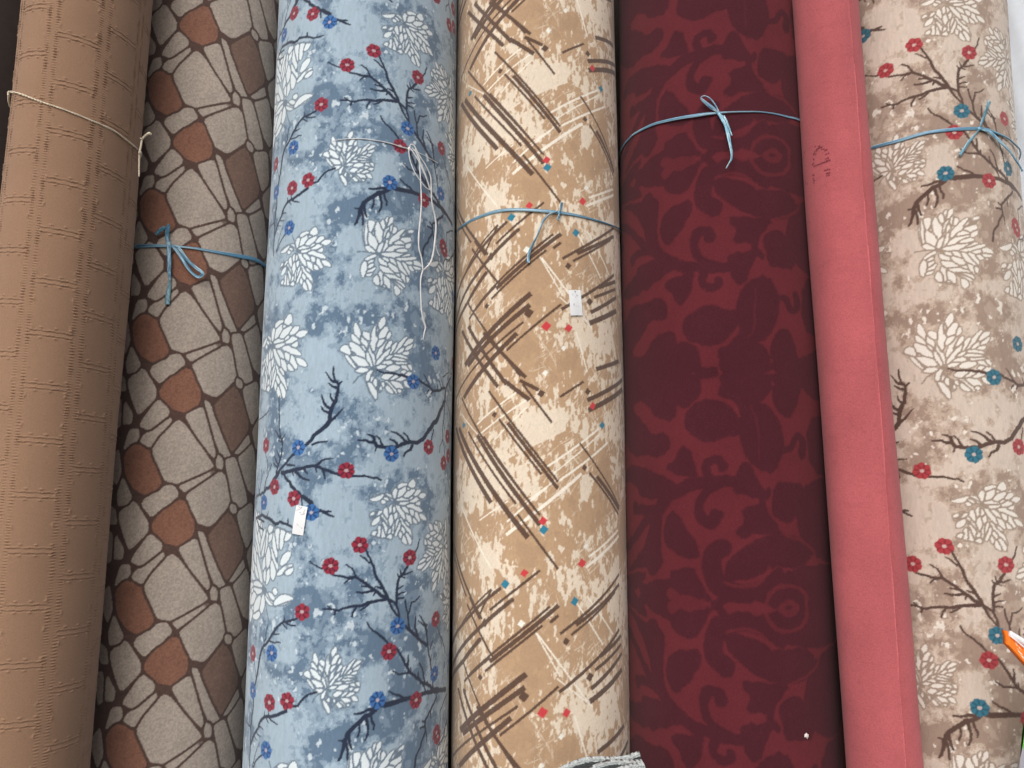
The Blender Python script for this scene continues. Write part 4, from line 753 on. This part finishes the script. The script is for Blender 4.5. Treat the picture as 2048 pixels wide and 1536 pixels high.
t = empty('twine', None); tag(t, 'cream twine slanting round the plain brown embossed roll', 'twine')
P, N = on_roll(BROWN, [(-30,178),(4,180),(40,188),(80,203),(130,220),(180,240),(225,260),(250,278),(268,292),(280,303)], .0016)
P2, N2 = around(BROWN, P[0], P[-1], .0016); tube('band', P + P2 + [P[0]], [.0017], m_tw1, t)
def at_depth(px_, y):
    d = ray(px_); k = y / d[1]; q = d * k; return np.array([q[0], q[1], q[2] + EYE])
def free(z, pts, depth):
    dd = np.interp(np.linspace(0, 1, len(pts)), np.linspace(0, 1, len(np.atleast_1d(depth))), np.atleast_1d(depth))
    return [at_depth((z[0] + x / z[2], z[1] + y / z[2]), d) for (x, y), d in zip(pts, dd)]
zt = (200, 150, 6.98)
tube('tail', free(zt, [(555,1080),(572,990),(590,900),(630,850),(680,815),(705,822)], [1.085, 1.09, 1.09, 1.08]), [.0016, .0017, .0022], m_tw1, t)
tube('tail', free(zt, [(560,880),(575,888),(590,890)], 1.088), [.0010], m_tw1, t)
tube('tail', free(zt, [(555,1085),(548,1180),(545,1300),(545,1420)], 1.088), [.0017, .0014, .0012], m_tw1, t)
knot(t, free(zt, [(556, 1085)], 1.086)[0], .0028, m_tw1, 5)
t = empty('twine', None); tag(t, 'white twine with long hanging loops on the grey blue roll', 'twine')
zt = (660, 260, 3.657)
P, N = on_roll(BLUE, [(20,80),(100,68),(220,64),(340,78),(440,98),(520,124),(580,138)], [.001, .002, .002, .002], zt); tube('band', P, [.0006, .0011, .0012], m_tw2, t, pitch=.004)
P, N = on_roll(BLUE, [(580,138),(680,180),(790,242)], .0015, zt); tube('band', P, [.0006], m_tw2, t, strands=1, n=6)
def tw(pts, lift, rd): P, N = on_roll(BLUE, pts, lift, zt); return tube('loop', P, rd, m_tw2, t, pitch=.005)
tw([(580,138),(590,108),(615,115),(650,180),(700,260),(735,340),(740,430),(745,530),(765,620),(775,700),(768,800),(755,900),(735,970),(700,1010),(680,1025)], [.004, .008, .010, .010, .008, .006, .005], [.0013, .0012, .0013, .0018, .0019, .0016])
tw([(575,140),(585,220),(620,310),(660,370),(700,420),(735,440)], [.004, .009, .008], [.0011])
tw([(735,440),(715,380),(690,320),(650,230),(600,150),(580,135)], [.008, .011, .005], [.0012])
tw([(600,130),(650,200),(658,300),(665,420),(668,540),(660,660),(650,760),(650,860),(670,940),(680,1025)], [.005, .009, .010, .008, .006, .006], [.0012, .0013, .0018, .0013])
tw([(620,140),(650,210),(700,330),(730,440)], [.006, .012, .010], [.0009])
P, N = on_roll(BLUE, [(680,1025),(665,1080),(662,1150),(665,1230),(668,1310),(680,1380),(698,1440),(690,1480),(680,1530)], [.005, .006, .006, .004], zt); tube('tail', P, [.0016, .0012, .0013, .0017, .0006], m_tw2, t)
P, N = on_roll(BLUE, [(775,860),(790,900),(800,920)], .005, zt); tube('tail', P, [.0009, .0014], m_tw2, t)
knot(t, on_roll(BLUE, [(578, 138)], .004, zt)[0][0], .0026, m_tw2, 6)

# price tags
m_paper = simple('white_card', (240, 243, 246), .55, .3, .05, 200, .015); m_ink = simple('faint_pen_ink', (150, 152, 160), .6, .2)
def card(a, corners, marks_, label, lift=.0035):
    t = empty('price_tag', None); tag(t, label, 'price tag', 'white price tags on the rolls')
    P = [on_roll(a, [c], lift)[0][0] for c in corners]                # tl, tr, br, bl
    P = np.array(P); nrm = np.cross(P[1] - P[0], P[3] - P[0]); nrm /= np.linalg.norm(nrm)
    if nrm[1] > 0: nrm = -nrm
    c = P.mean(0); ux = P[1] - P[0]; uy = P[3] - P[0]; V = []; Fc = []; n = 8
    def at(s, q, l=0.): return P[0] + ux * s + uy * q + nrm * (l + .0012 * math.sin(math.pi * q) + .0004 * math.sin(5 * s))
    for sd_ in (0, -.0005):
        for j in range(n + 1):
            for i in range(5): V.append(at(i / 4, j / n, sd_))
    K = 5 * (n + 1)
    for j in range(n):
        for i in range(4):
            q = [j * 5 + i, j * 5 + i + 1, (j + 1) * 5 + i + 1, (j + 1) * 5 + i]; Fc.append(q); Fc.append([k + K for k in q][::-1])
    ring = [i for i in range(5)] + [j * 5 + 4 for j in range(1, n + 1)] + [n * 5 + i for i in range(3, -1, -1)] + [j * 5 for j in range(n - 1, 0, -1)]
    for a_, b_ in zip(ring, ring[1:] + ring[:1]): Fc.append([b_, a_, a_ + K, b_ + K])
    mesh_obj('card', V, Fc, m_paper, t, shade=False)
    V = []; Fc = []
    for st_ in marks_:
        for (a_, b_) in zip(st_[:-1], st_[1:]):
            p, q = at(*a_, .0003), at(*b_, .0003); d = q - p; w = np.cross(d, nrm); w = w / (np.linalg.norm(w) + 1e-9) * .00028; b0 = len(V)
            V += [p + w, p - w, q - w, q + w, p + w + nrm * .0001, p - w + nrm * .0001, q - w + nrm * .0001, q + w + nrm * .0001]
            Fc += [[b0, b0 + 1, b0 + 2, b0 + 3], [b0 + 4, b0 + 5, b0 + 6, b0 + 7], [b0, b0 + 1, b0 + 5, b0 + 4], [b0 + 2, b0 + 3, b0 + 7, b0 + 6], [b0 + 1, b0 + 2, b0 + 6, b0 + 5], [b0, b0 + 3, b0 + 7, b0 + 4]]
    mesh_obj('handwriting', V, Fc, m_ink, t, shade=False)
    # the pin that holds it
    p = at(.5, .05, .0008); V = []; Fc = []
    for j in range(10):
        a_ = 2 * math.pi * j / 10; V.append(p + .0010 * (math.cos(a_) * ux / np.linalg.norm(ux) + math.sin(a_) * uy / np.linalg.norm(uy)))
    V.append(p + nrm * .0006); V.append(p - nrm * .003)
    for j in range(10): Fc.append([j, (j + 1) % 10, 10]); Fc.append([(j + 1) % 10, j, 11])
    mesh_obj('pin', V, Fc, simple('steel_pin', (150, 150, 155), .3, .8), t)
card(CREAM, [(1137, 580), (1161, 580), (1165, 631), (1141, 631)], [[(.5, .05), (.58, .07), (.52, .13)], [(.32, .14), (.28, .22)], [(.4, .2), (.42, .22)], [(.6, .17), (.6, .24)], [(.45, .28), (.58, .28)], [(.68, .2), (.72, .24), (.66, .24)],
    [(.3, .56), (.38, .55)], [(.3, .56), (.3, .63)], [(.39, .56), (.38, .63)], [(.48, .645), (.54, .645)], [(.7, .64), (.74, .66), (.7, .66)]], 'white price tag on the cream stroke patterned roll')
card(BLUE, [(593, 1010), (615, 1014), (604, 1073), (584, 1067)], [[(.2, .02), (.45, .10), (.1, .18)], [(.85, .1), (.75, .2)], [(.4, .24), (.55, .22)], [(.55, .29), (.85, .26)], [(.75, .2), (.85, .24), (.7, .27)],
    [(.36, .62), (.4, .68)], [(.5, .66), (.52, .68)], [(.62, .71), (.66, .72)], [(.74, .73), (.78, .75), (.86, .76)]], 'white price tag low on the grey blue roll')

# ------------------------------------------------------------------ grey folded rug at the bottom, orange packet at the right
m_rug = node_mat('grey_rug', bump=.6, nscale=500, var=.15)
def folded_rug():
    t = empty('folded_rug', None); tag(t, 'grey and black folded rug in front of the wine red roll', 'rug')
    y0 = .98
    L = at_depth((1118, 1539), y0); R_ = at_depth((1279, 1503), y0); ax = (R_ - L); wlen = np.linalg.norm(ax); ax /= wlen
    dn = np.array([ax[2], 0, -ax[0]]); dn = dn if dn[2] < 0 else -dn; dn = dn / np.linalg.norm(dn); back = np.array([0, 1., 0])
    # drop to the floor
    depth_len = (min(L[2], R_[2]) - .02) / -dn[2]; L0 = L - ax * .02
    W = wlen + .02; rg = np.random.default_rng(6)
    for k in range(4):
        n, m = 70, 160; th = .009; off = k * .016 - .048
        yy = lambda s: off + .002 * math.sin(s * 9 + k)
        V = []; C = []; Fc = []
        for j in range(m + 1):
            f = (j / m) ** 2.2
            for i in range(n + 1):
                s = i / n; top = .004 * math.sin(s * 7 + k * 1.7) - .0035 * (3 - k)
                p = L0 + ax * W * s + dn * (depth_len * f - top * (1 - f)) + back * (yy(s) + .0008 * rg.normal())
                V.append(p); d = depth_len * f; uu = W * s
                if d < .004 or k > 0 : c = (186, 193, 193) if d < .0035 else (70, 74, 76)  # pale rims; groove shade between the folds painted dark below them
                else:
                    x = math.sin(uu * 95 + 2 * math.sin(d * 60)) + math.sin(d * 80 + uu * 40) + .5 * math.sin(uu * 310 + d * 240)
                    c = (34, 40, 42) if x > .1 else (150, 152, 156)
                    if abs(s - .97) < .03: c = (168, 170, 176)
                C.append(s2l(c) * (1 + .14 * rg.normal()))
        K = len(V)
        V += [v + back * th for v in V]; C += C
        for j in range(m):
            for i in range(n):
                a_ = j * (n + 1) + i; q = [a_, a_ + 1, a_ + n + 2, a_ + n + 1]; Fc.append(q); Fc.append([x + K for x in q][::-1])
        ring = list(range(n + 1)) + [(j + 1) * (n + 1) + n for j in range(m)] + [m * (n + 1) + i for i in range(n - 1, -1, -1)] + [j * (n + 1) for j in range(m - 1, 0, -1)]
        for a_, b_ in zip(ring, ring[1:] + ring[:1]): Fc.append([b_, a_, a_ + K, b_ + K])
        mesh_obj('rug_fold', V, Fc, m_rug, t, cols=np.clip(np.array(C), 0, 1))
folded_rug()
m_or = node_mat('orange_print', rough=.5, sheen=0, bump=.1, nscale=300, var=.05); m_wh = simple('white_piping', (232, 234, 238), .45, .4)
def orange_packet():
    t = empty('packet', None); tag(t, 'orange packet with white edge at the right of the taupe roll', 'packet')
    y = 1.0; T_ = at_depth((2014, 1262), y); A_ = at_depth((2075, 1310), y); B_ = at_depth((2075, 1352), y - .02); D_ = at_depth((2018, 1290), y - .015)
    n, m = 60, 60; V = []; C = []; Fc = []; rg = np.random.default_rng(3); a2 = at_depth((2140, 1356), y); b2 = at_depth((2140, 1425), y - .03)
    dots = [(rg.random(), rg.random(), rg.uniform(0, 3.14)) for _ in range(60)]
    for j in range(m + 1):
        for i in range(n + 1):
            s, q = i / n, j / m; p = (T_ * (1 - s) + a2 * s) * (1 - q) + (D_ * (1 - s) + b2 * s) * q
            p = p + np.array([0, -.006 * math.sin(math.pi * q) * (.3 + s), 0]); V.append(p); w = 0
            for (a_, b_, an) in dots:
                dx, dy = (s - a_) * 1.4, q - b_; ex = dx * math.cos(an) + dy * math.sin(an); ey = -dx * math.sin(an) + dy * math.cos(an)
                if abs(ex) < .045 and abs(ey) < .013: w = 1
            C.append(s2l((232, 226, 214) if w else (240, 124, 44)))
    K = len(V); V += [v + np.array([0, .012, 0]) for v in V]; C += C
    for j in range(m):
        for i in range(n):
            a_ = j * (n + 1) + i; q = [a_, a_ + 1, a_ + n + 2, a_ + n + 1]; Fc.append(q); Fc.append([x + K for x in q][::-1])
    ring = list(range(n + 1)) + [(j + 1) * (n + 1) + n for j in range(m)] + [m * (n + 1) + i for i in range(n - 1, -1, -1)] + [j * (n + 1) for j in range(m - 1, 0, -1)]
    for a_, b_ in zip(ring, ring[1:] + ring[:1]): Fc.append([b_, a_, a_ + K, b_ + K])
    mesh_obj('front_panel', V, Fc, m_or, t, cols=np.array(C))
    tube('edge_piping', [T_ + [0, -.004, -.002], (T_ + A_) / 2 + [0, -.006, .001], A_ + [0, -.006, 0], a2 + [0, -.006, 0]], [.0062, .0068], m_wh, t, strands=1, n=14)
    tube('edge_piping', [T_ + [0, -.004, -.006], D_ * .5 + T_ * .5 + [.008, -.004, -.002], A_ + [0, -.008, -.010]], [.0015, .002], m_wh, t, strands=1, n=10)
orange_packet()
m_bag = node_mat('grey_bag_plastic', rough=.45, sheen=0, bump=.15, nscale=80, var=.04)
def bag():
    y = 1.02; P = [at_depth((2052, 1420), y), at_depth((2110, 1400), y), at_depth((2140, 1640), y), at_depth((2026, 1640), y)]
    n = 30; V = []; C = []; Fc = []
    for sd_ in (0, 1):
        for j in range(n + 1):
            for i in range(n + 1):
                s, q = i / n, j / n; p = (P[0] * (1 - s) + P[1] * s) * (1 - q) + (P[3] * (1 - s) + P[2] * s) * q
                bul = math.sin(math.pi * s) * math.sin(math.pi * q) ** .6 * .03 + .002 * math.sin(9 * s + 7 * q); V.append(p + np.array([0, (bul if sd_ else -bul), 0]))
                C.append(s2l((112, 186, 92) if q < .34 + .3 * s and q > .08 else (168, 168, 178)))
    K = (n + 1) ** 2
    for j in range(n):
        for i in range(n):
            a_ = j * (n + 1) + i; q = [a_, a_ + 1, a_ + n + 2, a_ + n + 1]; Fc.append(q); Fc.append([x + K for x in q][::-1])
    tag(mesh_obj('plastic_bag', V, Fc, m_bag, cols=np.array(C)), 'grey plastic bag with green print at the bottom right corner', 'bag')
bag()

# ------------------------------------------------------------------ setting
m_wall = simple('dark_plaster', (92, 84, 78), .9, .2, .3, 40, .1); m_floor = simple('grey_concrete', (108, 105, 100), .85, .3, .3, 25, .12)
def slab(name, x0, x1, y0, y1, z0, z1, mat, **kw):
    V = [(x, y, z) for z in (z0, z1) for y in (y0, y1) for x in (x0, x1)]
    return tag(mesh_obj(name, V, [[0, 2, 3, 1], [4, 5, 7, 6], [0, 1, 5, 4], [2, 6, 7, 3], [0, 4, 6, 2], [1, 3, 7, 5]], mat, shade=False), **kw)
slab('floor', -60, 60, -60, 60, -.1, 0, m_floor, kind='structure')
slab('wall', -8, 8, 1.62, 1.82, .002, 3.4, m_wall, label='dark plaster wall behind the row of carpet rolls', cat='wall', kind='structure')
